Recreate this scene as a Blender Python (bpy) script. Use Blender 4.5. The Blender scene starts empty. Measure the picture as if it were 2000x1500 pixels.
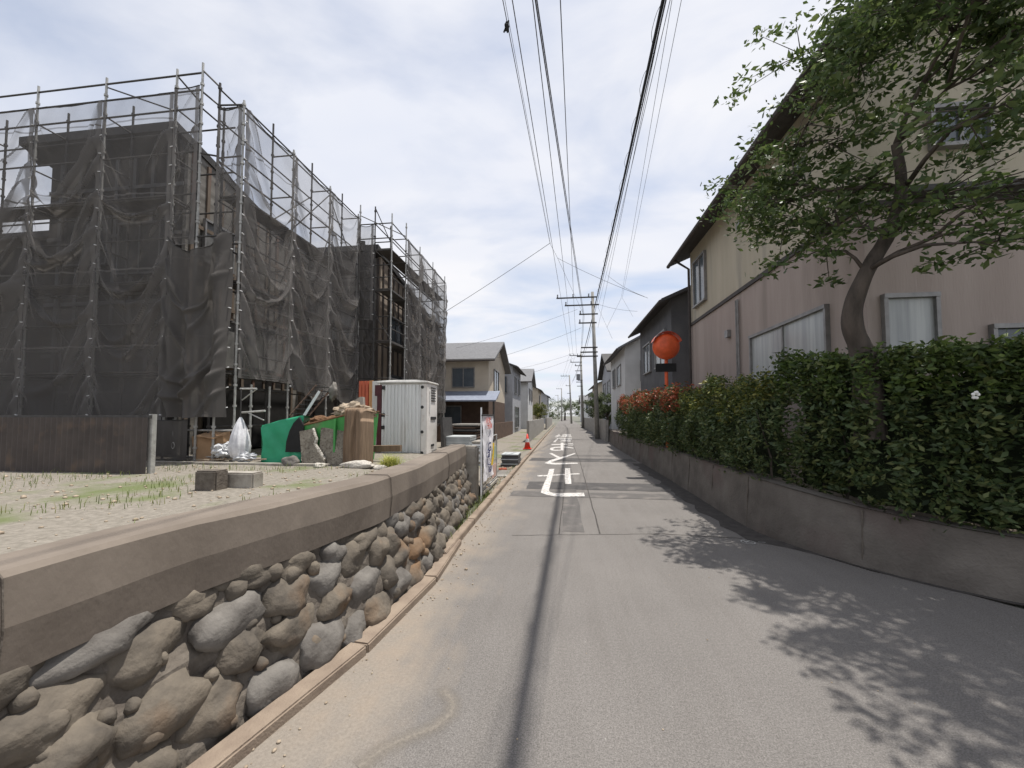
import bpy, bmesh, math, random
from mathutils import Vector, noise
R = math.radians
sc = bpy.context.scene
col = sc.collection

# ------------------------------------------------------------------ camera
EYE = 1.55; FPX = 770.0; YAW = R(7.1); TILT = R(2.6); CY = 812 - FPX * math.tan(TILT)
cam_d = bpy.data.cameras.new('camera'); cam = bpy.data.objects.new('camera', cam_d); col.objects.link(cam)
cam.location = (0, 0, EYE); cam.rotation_euler = (R(90) + TILT, 0, YAW)
cam_d.sensor_width = 36; cam_d.lens = 36 * FPX / 2000; cam_d.shift_y = (CY - 750) / 2000; cam_d.clip_start = .05; cam_d.clip_end = 3000
sc.camera = cam

# ------------------------------------------------------------------ light
SUN = Vector((.22, .13, 1)).normalized()          # direction to the sun
sun_d = bpy.data.lights.new('sun', 'SUN'); sun = bpy.data.objects.new('sun', sun_d); col.objects.link(sun)
sun_d.energy = 3.5; sun_d.angle = R(.55); sun_d.color = (1, .955, .89)
sun.rotation_euler = SUN.to_track_quat('Z', 'Y').to_euler(); sun.location = (0, 0, 30)
w = bpy.data.worlds.new('World'); sc.world = w; w.use_nodes = True
nt = w.node_tree; nt.nodes.clear(); N = nt.nodes.new; L = nt.links.new
out = N('ShaderNodeOutputWorld'); bg = N('ShaderNodeBackground'); bg.inputs[1].default_value = .1
sky = N('ShaderNodeTexSky'); sky.sky_type = 'NISHITA'; sky.sun_disc = False
sky.sun_elevation = math.asin(SUN.z); sky.sun_rotation = math.atan2(SUN.x, SUN.y)
tc = N('ShaderNodeTexCoord'); sep = N('ShaderNodeSeparateXYZ'); L(tc.outputs['Generated'], sep.inputs[0])
def wm(op, a, b, c=None):
    m = N('ShaderNodeMath'); m.operation = op
    for i, v in enumerate((a, b, c)):
        if v is None: continue
        if isinstance(v, (int, float)): m.inputs[i].default_value = v
        else: L(v, m.inputs[i])
    return m.outputs[0]
zc = wm('ADD', wm('MAXIMUM', sep.outputs[2], 0.0), .18)
cmb = N('ShaderNodeCombineXYZ'); L(wm('DIVIDE', sep.outputs[0], zc), cmb.inputs[0]); L(wm('DIVIDE', sep.outputs[1], zc), cmb.inputs[1])
mp = N('ShaderNodeMapping'); mp.inputs['Scale'].default_value = (1.0, 1.5, 1); mp.inputs['Rotation'].default_value = (0, 0, R(28))
mp.inputs['Location'].default_value = (.35, .9, 0); L(cmb.outputs[0], mp.inputs[0])
n1 = N('ShaderNodeTexNoise'); n1.inputs['Scale'].default_value = 1.25; n1.inputs['Detail'].default_value = 7; n1.inputs['Roughness'].default_value = .52
n1.inputs['Distortion'].default_value = .35; L(mp.outputs[0], n1.inputs['Vector'])
cr = N('ShaderNodeValToRGB'); cr.color_ramp.elements[0].position = .34; cr.color_ramp.elements[1].position = .56
cr.color_ramp.elements[0].color = (.47, .47, .47, 1); cr.color_ramp.elements[1].color = (1, 1, 1, 1); L(n1.outputs['Fac'], cr.inputs[0])
n2 = N('ShaderNodeTexNoise'); n2.inputs['Scale'].default_value = .8; n2.inputs['Detail'].default_value = 4; L(mp.outputs[0], n2.inputs['Vector'])
cc = N('ShaderNodeValToRGB'); cc.color_ramp.elements[0].position = .35; cc.color_ramp.elements[1].position = .65
cc.color_ramp.elements[0].color = (4.9, 5.15, 5.85, 1); cc.color_ramp.elements[1].color = (6.0, 6.0, 6.2, 1); L(n2.outputs['Fac'], cc.inputs[0])
mx = N('ShaderNodeMix'); mx.data_type = 'RGBA'; L(cr.outputs[0], mx.inputs[0]); L(sky.outputs[0], mx.inputs[6]); L(cc.outputs[0], mx.inputs[7])
L(mx.outputs[2], bg.inputs[0]); L(bg.outputs[0], out.inputs[0])
sc.view_settings.view_transform = 'Standard'; sc.view_settings.look = 'None'
sc.view_settings.exposure = .68; sc.view_settings.gamma = 1
sc.cycles.max_bounces = 8; sc.cycles.transparent_max_bounces = 24

# ------------------------------------------------------------------ pixel -> world helpers (used to survey positions)
_f = Vector((-math.sin(YAW), math.cos(YAW), 0)); _r = Vector((math.cos(YAW), math.sin(YAW), 0)); _z = Vector((0, 0, 1))
_F = _f * math.cos(TILT) + _z * math.sin(TILT); _U = -_f * math.sin(TILT) + _z * math.cos(TILT)
def P(px, py, X=None, Y=None, Z=None):
    d = _F + _r * ((px - 1000) / FPX) + _U * ((CY - py) / FPX)
    t = X / d.x if X is not None else Y / d.y if Y is not None else (Z - EYE) / d.z
    return Vector((0, 0, EYE)) + d * t
def G(px, py, z=0.0): return P(px, py, Z=z)

# ------------------------------------------------------------------ materials
def mat(name, c, rough=.85, c2=None, scale=6, bump=0, bscale=60, metal=0, detail=5, spec=.3, stretch=None, ramp=(.35, .65), c3=None, s3=1.2, r3=(.55, .7), wave=None):
    m = bpy.data.materials.new(name); m.use_nodes = True; t = m.node_tree; b = t.nodes['Principled BSDF']
    b.inputs['Roughness'].default_value = rough; b.inputs['Metallic'].default_value = metal; b.inputs['Specular IOR Level'].default_value = spec
    tc = t.nodes.new('ShaderNodeTexCoord'); mp = t.nodes.new('ShaderNodeMapping'); t.links.new(tc.outputs['Object'], mp.inputs[0])
    if stretch: mp.inputs['Scale'].default_value = stretch
    c2 = c2 or tuple(v * .72 for v in c)
    n = t.nodes.new('ShaderNodeTexNoise'); n.inputs['Scale'].default_value = scale; n.inputs['Detail'].default_value = detail; n.inputs['Roughness'].default_value = .6
    t.links.new(mp.outputs[0], n.inputs['Vector'])
    r = t.nodes.new('ShaderNodeValToRGB'); r.color_ramp.elements[0].position, r.color_ramp.elements[1].position = ramp
    r.color_ramp.elements[0].color = (*c2, 1); r.color_ramp.elements[1].color = (*c, 1); t.links.new(n.outputs['Fac'], r.inputs[0]); src = r.outputs[0]
    if c3:
        n3 = t.nodes.new('ShaderNodeTexNoise'); n3.inputs['Scale'].default_value = s3; n3.inputs['Detail'].default_value = 6; t.links.new(mp.outputs[0], n3.inputs['Vector'])
        r3_ = t.nodes.new('ShaderNodeMapRange'); r3_.inputs[1].default_value, r3_.inputs[2].default_value = r3; t.links.new(n3.outputs['Fac'], r3_.inputs[0])
        mx = t.nodes.new('ShaderNodeMix'); mx.data_type = 'RGBA'; t.links.new(r3_.outputs[0], mx.inputs[0]); t.links.new(src, mx.inputs[6]); mx.inputs[7].default_value = (*c3, 1); src = mx.outputs[2]
    t.links.new(src, b.inputs['Base Color'])
    if bump or wave:
        bp = t.nodes.new('ShaderNodeBump'); bp.inputs['Strength'].default_value = max(bump, .001); bp.inputs['Distance'].default_value = .01
        n4 = t.nodes.new('ShaderNodeTexNoise'); n4.inputs['Scale'].default_value = bscale; n4.inputs['Detail'].default_value = 4; t.links.new(mp.outputs[0], n4.inputs['Vector'])
        t.links.new(n4.outputs['Fac'], bp.inputs['Height']); t.links.new(bp.outputs[0], b.inputs['Normal'])
    return m
def leafmat(name, a, b_, c, trans=.35):
    m = bpy.data.materials.new(name); m.use_nodes = True; t = m.node_tree; b = t.nodes['Principled BSDF']; o = t.nodes['Material Output']
    g = t.nodes.new('ShaderNodeNewGeometry'); r = t.nodes.new('ShaderNodeValToRGB')
    e = r.color_ramp.elements; e[0].color = (*a, 1); e[1].color = (*c, 1); m_ = e.new(.5); m_.color = (*b_, 1)
    t.links.new(g.outputs['Random Per Island'], r.inputs[0]); t.links.new(r.outputs[0], b.inputs['Base Color']); b.inputs['Roughness'].default_value = .5; b.inputs['Specular IOR Level'].default_value = .35
    tr = t.nodes.new('ShaderNodeBsdfTranslucent'); t.links.new(r.outputs[0], tr.inputs[0]); mx = t.nodes.new('ShaderNodeMixShader'); mx.inputs[0].default_value = trans
    t.links.new(b.outputs[0], mx.inputs[1]); t.links.new(tr.outputs[0], mx.inputs[2]); t.links.new(mx.outputs[0], o.inputs[0]); return m
def netmat(name, c, T):
    m = bpy.data.materials.new(name); m.use_nodes = True; t = m.node_tree; t.nodes.clear(); N = t.nodes.new; L = t.links.new
    o = N('ShaderNodeOutputMaterial'); d = N('ShaderNodeBsdfDiffuse'); tl = N('ShaderNodeBsdfTranslucent'); a = N('ShaderNodeMixShader'); a.inputs[0].default_value = .35
    d.inputs[0].default_value = (*c, 1); tl.inputs[0].default_value = (*c, 1); L(d.outputs[0], a.inputs[1]); L(tl.outputs[0], a.inputs[2])
    tp = N('ShaderNodeBsdfTransparent'); x = N('ShaderNodeMixShader')
    tc = N('ShaderNodeTexCoord'); n = N('ShaderNodeTexNoise'); n.inputs['Scale'].default_value = 1.3; n.inputs['Detail'].default_value = 5; L(tc.outputs['Object'], n.inputs['Vector'])
    mr = N('ShaderNodeMapRange'); mr.inputs[1].default_value = .3; mr.inputs[2].default_value = .7; mr.inputs[3].default_value = 1 - T - .07; mr.inputs[4].default_value = 1 - T + .07; L(n.outputs['Fac'], mr.inputs[0])
    sp = N('ShaderNodeSeparateXYZ'); L(tc.outputs['Object'], sp.inputs[0])      # woven seams every 1.8 m of height
    md = N('ShaderNodeMath'); md.operation = 'PINGPONG'; md.inputs[1].default_value = .9; L(sp.outputs[2], md.inputs[0])
    lt = N('ShaderNodeMath'); lt.operation = 'LESS_THAN'; lt.inputs[1].default_value = .02; L(md.outputs[0], lt.inputs[0])
    ad = N('ShaderNodeMath'); ad.operation = 'MULTIPLY_ADD'; ad.inputs[1].default_value = .3; L(lt.outputs[0], ad.inputs[0]); L(mr.outputs[0], ad.inputs[2]); ad.use_clamp = True
    at = N('ShaderNodeAttribute'); at.attribute_name = 'den'; a2 = N('ShaderNodeMath'); a2.operation = 'MULTIPLY_ADD'; a2.inputs[1].default_value = .5; a2.use_clamp = True; L(at.outputs['Fac'], a2.inputs[0]); L(ad.outputs[0], a2.inputs[2]); L(a2.outputs[0], x.inputs[0]); L(tp.outputs[0], x.inputs[1]); L(a.outputs[0], x.inputs[2]); L(x.outputs[0], o.inputs[0]); return m
def roadmat():
    m = bpy.data.materials.new('old_asphalt'); m.use_nodes = True; t = m.node_tree; N = t.nodes.new; L = t.links.new; b = t.nodes['Principled BSDF']
    b.inputs['Roughness'].default_value = .9; b.inputs['Specular IOR Level'].default_value = .25
    tc = N('ShaderNodeTexCoord'); V = tc.outputs['Object']
    def nz(s, d=5, v=V, r=.6):
        n = N('ShaderNodeTexNoise'); n.inputs['Scale'].default_value = s; n.inputs['Detail'].default_value = d; n.inputs['Roughness'].default_value = r; L(v, n.inputs['Vector']); return n.outputs['Fac']
    def ramp(f, a, b_, ca, cb):
        r = N('ShaderNodeValToRGB'); r.color_ramp.elements[0].position = a; r.color_ramp.elements[1].position = b_
        r.color_ramp.elements[0].color = (*ca, 1); r.color_ramp.elements[1].color = (*cb, 1); L(f, r.inputs[0]); return r.outputs[0]
    def mix(f, a, b_, mode='MIX'):
        x = N('ShaderNodeMix'); x.data_type = 'RGBA'; x.blend_type = mode
        if isinstance(f, float): x.inputs[0].default_value = f
        else: L(f, x.inputs[0])
        for i, v in ((6, a), (7, b_)):
            if isinstance(v, tuple): x.inputs[i].default_value = (*v, 1)
            else: L(v, x.inputs[i])
        return x.outputs[2]
    def mth(op, a, b_, c=None, cl=False):
        x = N('ShaderNodeMath'); x.operation = op; x.use_clamp = cl
        for i, v in enumerate((a, b_, c)):
            if v is None: continue
            if isinstance(v, (int, float)): x.inputs[i].default_value = v
            else: L(v, x.inputs[i])
        return x.outputs[0]
    base = ramp(nz(.7, 6), .3, .7, (.155, .145, .137), (.187, .175, .165))
    fine = ramp(nz(130, 3, r=.75), .30, .72, (.50, .49, .48), (1.42, 1.42, 1.41)); base = mix(1.0, base, fine, 'MULTIPLY')
    mid = ramp(nz(48, 4, r=.8), .3, .7, (.80, .80, .80), (1.18, 1.18, 1.18)); base = mix(1.0, base, mid, 'MULTIPLY'); spec = ramp(nz(260, 2), .70, .76, (0, 0, 0), (1, 1, 1)); base = mix(spec, base, (.42, .41, .40))
    vo = N('ShaderNodeTexVoronoi'); vo.inputs['Scale'].default_value = 5.5; L(V, vo.inputs['Vector']); vr = N('ShaderNodeMapRange'); vr.inputs[1].default_value = .028; vr.inputs[2].default_value = .014; L(vo.outputs['Distance'], vr.inputs[0])
    base = mix(mth('MULTIPLY', vr.outputs[0], .8), base, (.47, .45, .41))
    mpS = N('ShaderNodeMapping'); mpS.inputs['Scale'].default_value = (5, .35, 1); mpS.inputs['Rotation'].default_value = (0, 0, R(-4)); L(V, mpS.inputs[0])
    streak = ramp(nz(1.6, 6, mpS.outputs[0]), .42, .7, (1, 1, 1), (.93, .925, .92)); base = mix(1.0, base, streak, 'MULTIPLY')
    sep = N('ShaderNodeSeparateXYZ'); L(V, sep.inputs[0])
    # washed-out sand lying along the left edge
    f = mth('ADD', mth('MULTIPLY', sep.outputs[0], -1.35), mth('MULTIPLY', nz(1.1, 7), 1.9)); f = mth('ADD', f, mth('MULTIPLY', nz(1.6, 6, mpS.outputs[0]), .9))
    mr = N('ShaderNodeMapRange'); mr.inputs[1].default_value = 2.3; mr.inputs[2].default_value = 2.95; L(f, mr.inputs[0]); mr.clamp = True
    sandc = ramp(nz(60, 5), .3, .7, (.205, .178, .148), (.285, .25, .21)); sandc = mix(ramp(nz(2.5, 4), .45, .75, (0, 0, 0), (.6, .6, .6)), sandc, (.31, .24, .175))
    base = mix(mth('MULTIPLY', mr.outputs[0], .85), base, sandc)
    L(base, b.inputs['Base Color'])
    bp = N('ShaderNodeBump'); bp.inputs['Strength'].default_value = .55; bp.inputs['Distance'].default_value = .006; L(nz(170, 3, r=.7), bp.inputs['Height']); L(bp.outputs[0], b.inputs['Normal'])
    return m
M = {}
M['road'] = roadmat()
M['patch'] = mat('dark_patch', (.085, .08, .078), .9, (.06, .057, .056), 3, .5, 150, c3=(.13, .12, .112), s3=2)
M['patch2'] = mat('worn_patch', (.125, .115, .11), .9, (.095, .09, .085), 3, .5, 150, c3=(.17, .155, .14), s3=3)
M['patchlight'] = mat('pale_patch', (.23, .215, .2), .9, (.19, .18, .17), 8, .4, 150)
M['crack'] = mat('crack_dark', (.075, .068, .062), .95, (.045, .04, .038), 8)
M['paint'] = mat('road_paint', (.62, .60, .57), .75, (.44, .42, .40), 14, .3, 120, c3=(.22, .205, .19), s3=16, r3=(.53, .60))
M['chalk'] = mat('chalk', (.5, .5, .48), .9)
M['kerb'] = mat('kerb_concrete', (.27, .215, .165), .9, (.20, .155, .12), 5, .5, 90)
M['dirt'] = mat('site_dirt', (.34, .29, .24), .95, (.20, .165, .13), 3, .9, 40, c3=(.14, .15, .07), s3=.8, r3=(.6, .72))
M['gravel'] = mat('plot_gravel', (.25, .225, .19), .95, (.165, .148, .122), 14, 1, 50, c3=(.12, .14, .06), s3=.7, r3=(.56, .68))
M['conc'] = mat('concrete', (.38, .355, .31), .9, (.24, .215, .185), 5, .5, 60)
M['slab'] = mat('weathered_slab', (.27, .245, .20), .95, (.165, .145, .115), 9, 1, 40, c3=(.12, .10, .08), s3=25, r3=(.5, .65))
M['slabedge'] = mat('broken_edge', (.55, .52, .46), .95, (.35, .32, .28), 30, 1, 50)
M['beam'] = mat('weathered_beam', (.20, .168, .138), .95, (.145, .12, .098), 2.2, .22, 45, stretch=(1, 1, .6), c3=(.115, .096, .082), s3=1.6)
M['stone'] = mat('field_stone', (.165, .14, .11), .95, (.085, .074, .062), 5, 1, 24, c3=(.19, .12, .07), s3=1.6)
M['stonegrey'] = mat('grey_stone', (.185, .172, .155), .95, (.11, .10, .09), 6, .8, 30)
M['mortar'] = mat('dark_mortar', (.15, .13, .108), .95, (.095, .08, .066), 10, 1, 30)
M['wallR'] = mat('road_wall', (.165, .147, .128), .9, (.105, .092, .08), 2.5, .8, 40, c3=(.125, .095, .085), s3=.8)
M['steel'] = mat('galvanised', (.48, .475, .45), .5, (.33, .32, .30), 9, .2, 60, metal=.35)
M['steeld'] = mat('dark_steel', (.085, .08, .077), .6, (.055, .052, .05), 9, .2, 60, metal=.3)  # darker steel copy; shaded look of rails behind the sheets put into the colour
M['plank'] = mat('scaffold_deck', (.12, .11, .10), .7, (.08, .073, .067), 4, .4, 30, metal=.2)
M['net'] = netmat('mesh_sheet', (.205, .193, .184), .585)
M['netdense'] = netmat('mesh_sheet_dense', (.14, .131, .124), .14)
M['tie'] = mat('white_tie', (.85, .85, .85), .5)
M['darkwood'] = mat('site_siding', (.055, .05, .046), .9, (.03, .027, .025), 2.5, .5, 20, stretch=(1, 1, .3))
M['lightwood'] = mat('raw_timber', (.19, .15, .115), .85, (.12, .09, .065), 4, .4, 20, stretch=(1, 1, .2), c3=(.22, .10, .075), s3=1.6)
M['boardgrey'] = mat('grey_board', (.22, .205, .185), .85, (.13, .12, .105), 3, .4, 20, stretch=(.3, .3, 2), c3=(.30, .285, .26), s3=2)
M['fascia'] = mat('dark_fascia', (.055, .052, .05), .7)
M['void'] = mat('dark_room', (.02, .019, .018), .9)
M['glass'] = mat('window_glass', (.10, .12, .135), .12, (.07, .085, .10), 1.5, spec=.6)
M['frost'] = mat('curtained_glass', (.50, .51, .49), .25, (.30, .31, .31), 7, spec=.6, stretch=(1, 1, .04), c3=(.40, .41, .40), s3=22)
M['dimglass'] = mat('dusty_glass', (.22, .215, .205), .4, (.12, .12, .115), 3)
M['alu'] = mat('window_frame', (.30, .29, .28), .45, metal=.4)
M['tarp'] = mat('green_tarp', (.03, .33, .17), .5, (.02, .26, .13), 3, .3, 12, spec=.4)
M['skip'] = mat('green_skip', (.07, .31, .08), .55, (.055, .24, .065), 2.5, .3, 20, c3=(.17, .15, .11), s3=2.2, r3=(.55, .68))
M['black'] = mat('black_plastic', (.018, .018, .018), .7)
M['carpet'] = mat('brown_carpet', (.24, .17, .115), .98, (.17, .12, .08), 6, .6, 40, stretch=(3, 3, .4))
M['card'] = mat('cardboard', (.42, .27, .16), .9, (.33, .21, .12), 4)
M['sack'] = mat('sacking', (.40, .33, .25), .95, (.27, .215, .155), 8, .8, 30)
M['rag'] = mat('brown_rag', (.17, .095, .05), .95, (.10, .055, .03), 8, .8, 30)
M['film'] = mat('plastic_film', (.62, .63, .64), .3, (.42, .43, .44), 9, .9, 14, spec=.7)
M['bagw'] = mat('white_bag', (.74, .74, .76), .55, (.55, .55, .57), 6, .6, 14)
M['toilet'] = mat('pale_plastic', (.80, .80, .785), .45, (.68, .685, .67), 3, .15, 20, stretch=(1, 1, .15), c3=(.58, .56, .52), s3=5, r3=(.58, .75))
M['toiletw'] = mat('white_plastic', (.80, .77, .73), .5, (.68, .65, .61), 3, .15, 20, c3=(.55, .50, .44), s3=4, r3=(.6, .75))
M['toiletroof'] = mat('roof_plastic', (.82, .80, .76), .5)
M['maroon'] = mat('maroon_plastic', (.10, .03, .035), .5)
M['orange'] = mat('orange_panel', (.62, .16, .085), .6, (.50, .12, .07), 3)
M['amber'] = mat('amber_panel', (.66, .36, .16), .6, (.55, .28, .12), 3)
M['hole'] = mat('shadow_recess', (.05, .05, .05), .8)
M['grey1'] = mat('grey_sheet', (.46, .48, .48), .7, (.36, .38, .38), 3, .2, 20)
M['white'] = mat('white_paint', (.80, .80, .80), .6, (.72, .72, .72), 4)
M['cloth'] = mat('banner_cloth', (.88, .87, .90), .8, (.72, .71, .75), 3)
M['navy'] = mat('navy_print', (.02, .03, .14), .8)
M['redp'] = mat('red_print', (.72, .11, .07), .8)
M['yel'] = mat('yellow_print', (.85, .58, .03), .8)
M['pgreen'] = mat('poster_green', (.40, .48, .38), .7, (.30, .38, .30), 9)
M['ppink'] = mat('poster_pink', (.60, .42, .36), .7, (.5, .34, .3), 9)
M['mesh_y'] = mat('dry_stems', (.33, .29, .17), .9)
M['beige'] = mat('beige_siding', (.48, .43, .335), .9, (.42, .375, .29), 2.5, .5, 40, stretch=(1, 1, .12), c3=(.34, .31, .255), s3=2.2)
M['pinkw'] = mat('pinkish_siding', (.41, .342, .305), .9, (.35, .288, .255), 2.5, .5, 40, stretch=(1, 1, .12), c3=(.30, .25, .22), s3=2.2)
M['tan'] = mat('tan_siding', (.33, .27, .215), .9, (.27, .22, .175), 1.2, .35, 40)
M['belt'] = mat('dark_belt', (.07, .06, .055), .7)
M['roofd'] = mat('dark_roof', (.075, .072, .07), .75, (.05, .048, .047), 6, .6, 14, stretch=(1, 1, 4))
M['roofg'] = mat('grey_tiles', (.17, .17, .175), .7, (.11, .11, .115), 7, .8, 14, stretch=(1, 1, 4))
M['roofb'] = mat('blue_grey_roof', (.24, .27, .33), .6, (.19, .21, .27), 5, .4, 14)
M['wgrey'] = mat('grey_render', (.38, .385, .40), .9, (.31, .315, .33), 1.5)
M['wdark'] = mat('charcoal_cladding', (.12, .12, .125), .85, (.085, .085, .09), 1.5)
M['wbrowngrey'] = mat('brown_steel_sheet', (.09, .075, .067), .75, (.062, .052, .047), 2, c3=(.12, .09, .07), s3=3)
M['wwhite'] = mat('pale_render', (.58, .58, .575), .9, (.50, .50, .495), 1.5)
M['wcream'] = mat('cream_render', (.54, .48, .39), .9, (.46, .40, .32), 1.5)
M['wbrown'] = mat('brown_boards', (.13, .085, .062), .9, (.09, .06, .045), 3)
M['block'] = mat('block_wall', (.34, .325, .30), .95, (.25, .235, .215), 4, .6, 30)
M['bark'] = mat('bark', (.105, .085, .07), .95, (.05, .042, .035), 8, 1, 30, stretch=(1, 1, .3))
M['leaf'] = leafmat('maple_leaf', (.045, .075, .022), (.075, .115, .034), (.14, .18, .06))
M['leafh'] = leafmat('hedge_leaf', (.042, .068, .026), (.07, .105, .038), (.14, .155, .052), .28)
M['leafy'] = leafmat('yellow_green_leaf', (.06, .09, .02), (.13, .15, .035), (.24, .22, .05), .3)
M['leafy2'] = leafmat('new_hedge_leaf', (.05, .085, .022), (.085, .13, .03), (.15, .20, .05), .3)
M['leafr'] = leafmat('red_tip_leaf', (.10, .07, .025), (.34, .075, .035), (.46, .13, .06), .3)
M['leaff'] = leafmat('far_leaf', (.05, .075, .03), (.075, .10, .04), (.11, .13, .055), .3)
M['tuft'] = leafmat('tuft_blade', (.20, .24, .05), (.36, .38, .09), (.52, .50, .16), .3)
M['grass'] = leafmat('grass_blade', (.09, .13, .03), (.16, .21, .05), (.28, .27, .10), .3)
M['petal'] = mat('white_petal', (.8, .8, .76), .6)
M['mirror_o'] = mat('orange_enamel', (.78, .13, .045), .4)
M['pole'] = mat('pole_concrete', (.30, .29, .27), .9, (.22, .215, .20), 5, .3, 30)
M['cable'] = mat('cable_black', (.022, .022, .025), .6)
M['wire'] = mat('wire_grey', (.09, .09, .095), .5)
M['insul'] = mat('insulator', (.20, .20, .21), .35)
M['coner'] = mat('cone_red', (.68, .06, .035), .5)

# ------------------------------------------------------------------ mesh builder
ORG = {}
class MB:
    def __init__(s): s.v = []; s.f = []
    def add(s, vs, fs):
        o = len(s.v); s.v += [tuple(v) for v in vs]; s.f += [tuple(i + o for i in f) for f in fs]; return s
    def box(s, x0, x1, y0, y1, z0, z1):
        return s.add([(x, y, z) for z in (z0, z1) for y in (y0, y1) for x in (x0, x1)], [(0, 2, 3, 1), (4, 5, 7, 6), (0, 1, 5, 4), (2, 6, 7, 3), (0, 4, 6, 2), (1, 3, 7, 5)])
    def obox(s, c, ax, ay, az):
        c, ax, ay, az = Vector(c), Vector(ax), Vector(ay), Vector(az)
        return s.add([c + ax * i + ay * j + az * k for k in (-1, 1) for j in (-1, 1) for i in (-1, 1)], [(0, 2, 3, 1), (4, 5, 7, 6), (0, 1, 5, 4), (2, 6, 7, 3), (0, 4, 6, 2), (1, 3, 7, 5)])
    def beam(s, p, q, wd, ht):
        p, q = Vector(p), Vector(q); d = q - p; u = Vector((0, 0, 1)) if abs(d.normalized().z) < .95 else Vector((1, 0, 0))
        sd = d.cross(u).normalized(); up = sd.cross(d).normalized(); return s.obox((p + q) / 2, d / 2, sd * wd / 2, up * ht / 2)
    def path(s, pts, rad, n=7, cap=True):
        pts = [Vector(p) for p in pts]; rs = rad if isinstance(rad, (list, tuple)) else [rad] * len(pts); o = len(s.v); a = None
        for i, p in enumerate(pts):
            d = (pts[min(i + 1, len(pts) - 1)] - pts[max(i - 1, 0)]); d = d.normalized() if d.length > 1e-9 else Vector((0, 0, 1))
            if a is None: a = d.cross(Vector((0, 0, 1)) if abs(d.z) < .9 else Vector((1, 0, 0))).normalized()
            a = (a - d * a.dot(d)).normalized(); b = d.cross(a)
            for k in range(n): t = 2 * math.pi * k / n; s.v.append(tuple(p + (a * math.cos(t) + b * math.sin(t)) * rs[i]))
        for i in range(len(pts) - 1):
            for k in range(n): k2 = (k + 1) % n; s.f.append((o + i * n + k, o + i * n + k2, o + (i + 1) * n + k2, o + (i + 1) * n + k))
        if cap: s.f.append(tuple(o + k for k in reversed(range(n)))); s.f.append(tuple(o + (len(pts) - 1) * n + k for k in range(n)))
        return s
    def tube(s, p, q, r, n=8): return s.path([p, q], r, n)
    def prism(s, pts, d):          # polygon extruded along vector d
        pts = [Vector(p) for p in pts]; d = Vector(d); n = len(pts); o = len(s.v)
        s.v += [tuple(p) for p in pts] + [tuple(p + d) for p in pts]; s.f.append(tuple(range(o, o + n))); s.f.append(tuple(range(o + 2 * n - 1, o + n - 1, -1)))
        for i in range(n): j = (i + 1) % n; s.f.append((o + i, o + n + i, o + n + j, o + j))
        return s
    def grid(s, fn, nu, nv):
        o = len(s.v); s.v += [tuple(fn(i / nu, j / nv)) for j in range(nv + 1) for i in range(nu + 1)]
        for j in range(nv):
            for i in range(nu): a = o + j * (nu + 1) + i; s.f.append((a, a + 1, a + nu + 2, a + nu + 1))
        return s
    def blob(s, c, r, seed=0, sub=3, amp=.25, fr=1.3):
        bm = bmesh.new(); bmesh.ops.create_icosphere(bm, subdivisions=sub, radius=1); c = Vector(c); r = Vector(r); o = len(s.v); sv = Vector((seed * 3.7, seed * 1.9, seed * 5.1))
        for v in bm.verts:
            k = 1 + amp * noise.noise(v.co * fr + sv) + amp * .4 * noise.noise(v.co * fr * 3 + sv); s.v.append((c.x + v.co.x * r.x * k, c.y + v.co.y * r.y * k, c.z + v.co.z * r.z * k))
        s.f += [tuple(o + v.index for v in f.verts) for f in bm.faces]; bm.free(); return s
    def build(s, name, m, parent=None, smooth=False, bevel=0, tri=False):
        me = bpy.data.meshes.new(name)
        if parent is not None: org = ORG[parent.name]
        else:
            xs = [v[0] for v in s.v]; ys = [v[1] for v in s.v]; org = Vector(((min(xs) + max(xs)) / 2, (min(ys) + max(ys)) / 2, min(v[2] for v in s.v)))
            if name in KEEP0: org = Vector((0, 0, 0))
        me.from_pydata([(v[0] - org.x, v[1] - org.y, v[2] - org.z) for v in s.v], [], s.f)
        if isinstance(m, list):
            for x in m: me.materials.append(x)
        else: me.materials.append(m)
        bm = bmesh.new(); bm.from_mesh(me); bmesh.ops.recalc_face_normals(bm, faces=bm.faces)
        if tri: bmesh.ops.triangulate(bm, faces=bm.faces)
        if bevel: bmesh.ops.bevel(bm, geom=bm.edges[:], offset=bevel, segments=2, affect='EDGES', clamp_overlap=True)
        bm.to_mesh(me); bm.free()
        if smooth:
            for p in me.polygons: p.use_smooth = True
        o = bpy.data.objects.new(name, me); col.objects.link(o); ORG[o.name] = org
        if parent is not None: o.parent = parent
        else: o.location = org
        return o
KEEP0 = {'road', 'ground', 'plot_ground'}
def tag(o, label=None, cat=None, group=None, kind=None):
    if label: o['label'] = label
    if cat: o['category'] = cat
    if group: o['group'] = group
    if kind: o['kind'] = kind
    return o
def thing(name, loc, label, cat, group=None):
    o = bpy.data.objects.new(name, None); col.objects.link(o); o.location = loc; o.empty_display_size = .2; ORG[o.name] = Vector(loc); return tag(o, label, cat, group)
def cross(o, dst, label):   # copy of a thing with its children
    c = o.copy(); col.objects.link(c); c.location = dst; c['label'] = label
    for ch in o.children:
        d = ch.copy(); col.objects.link(d); d.parent = c
        for g in ch.children: e = g.copy(); col.objects.link(e); e.parent = d
    return c
rnd = random.Random(7)

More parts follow.
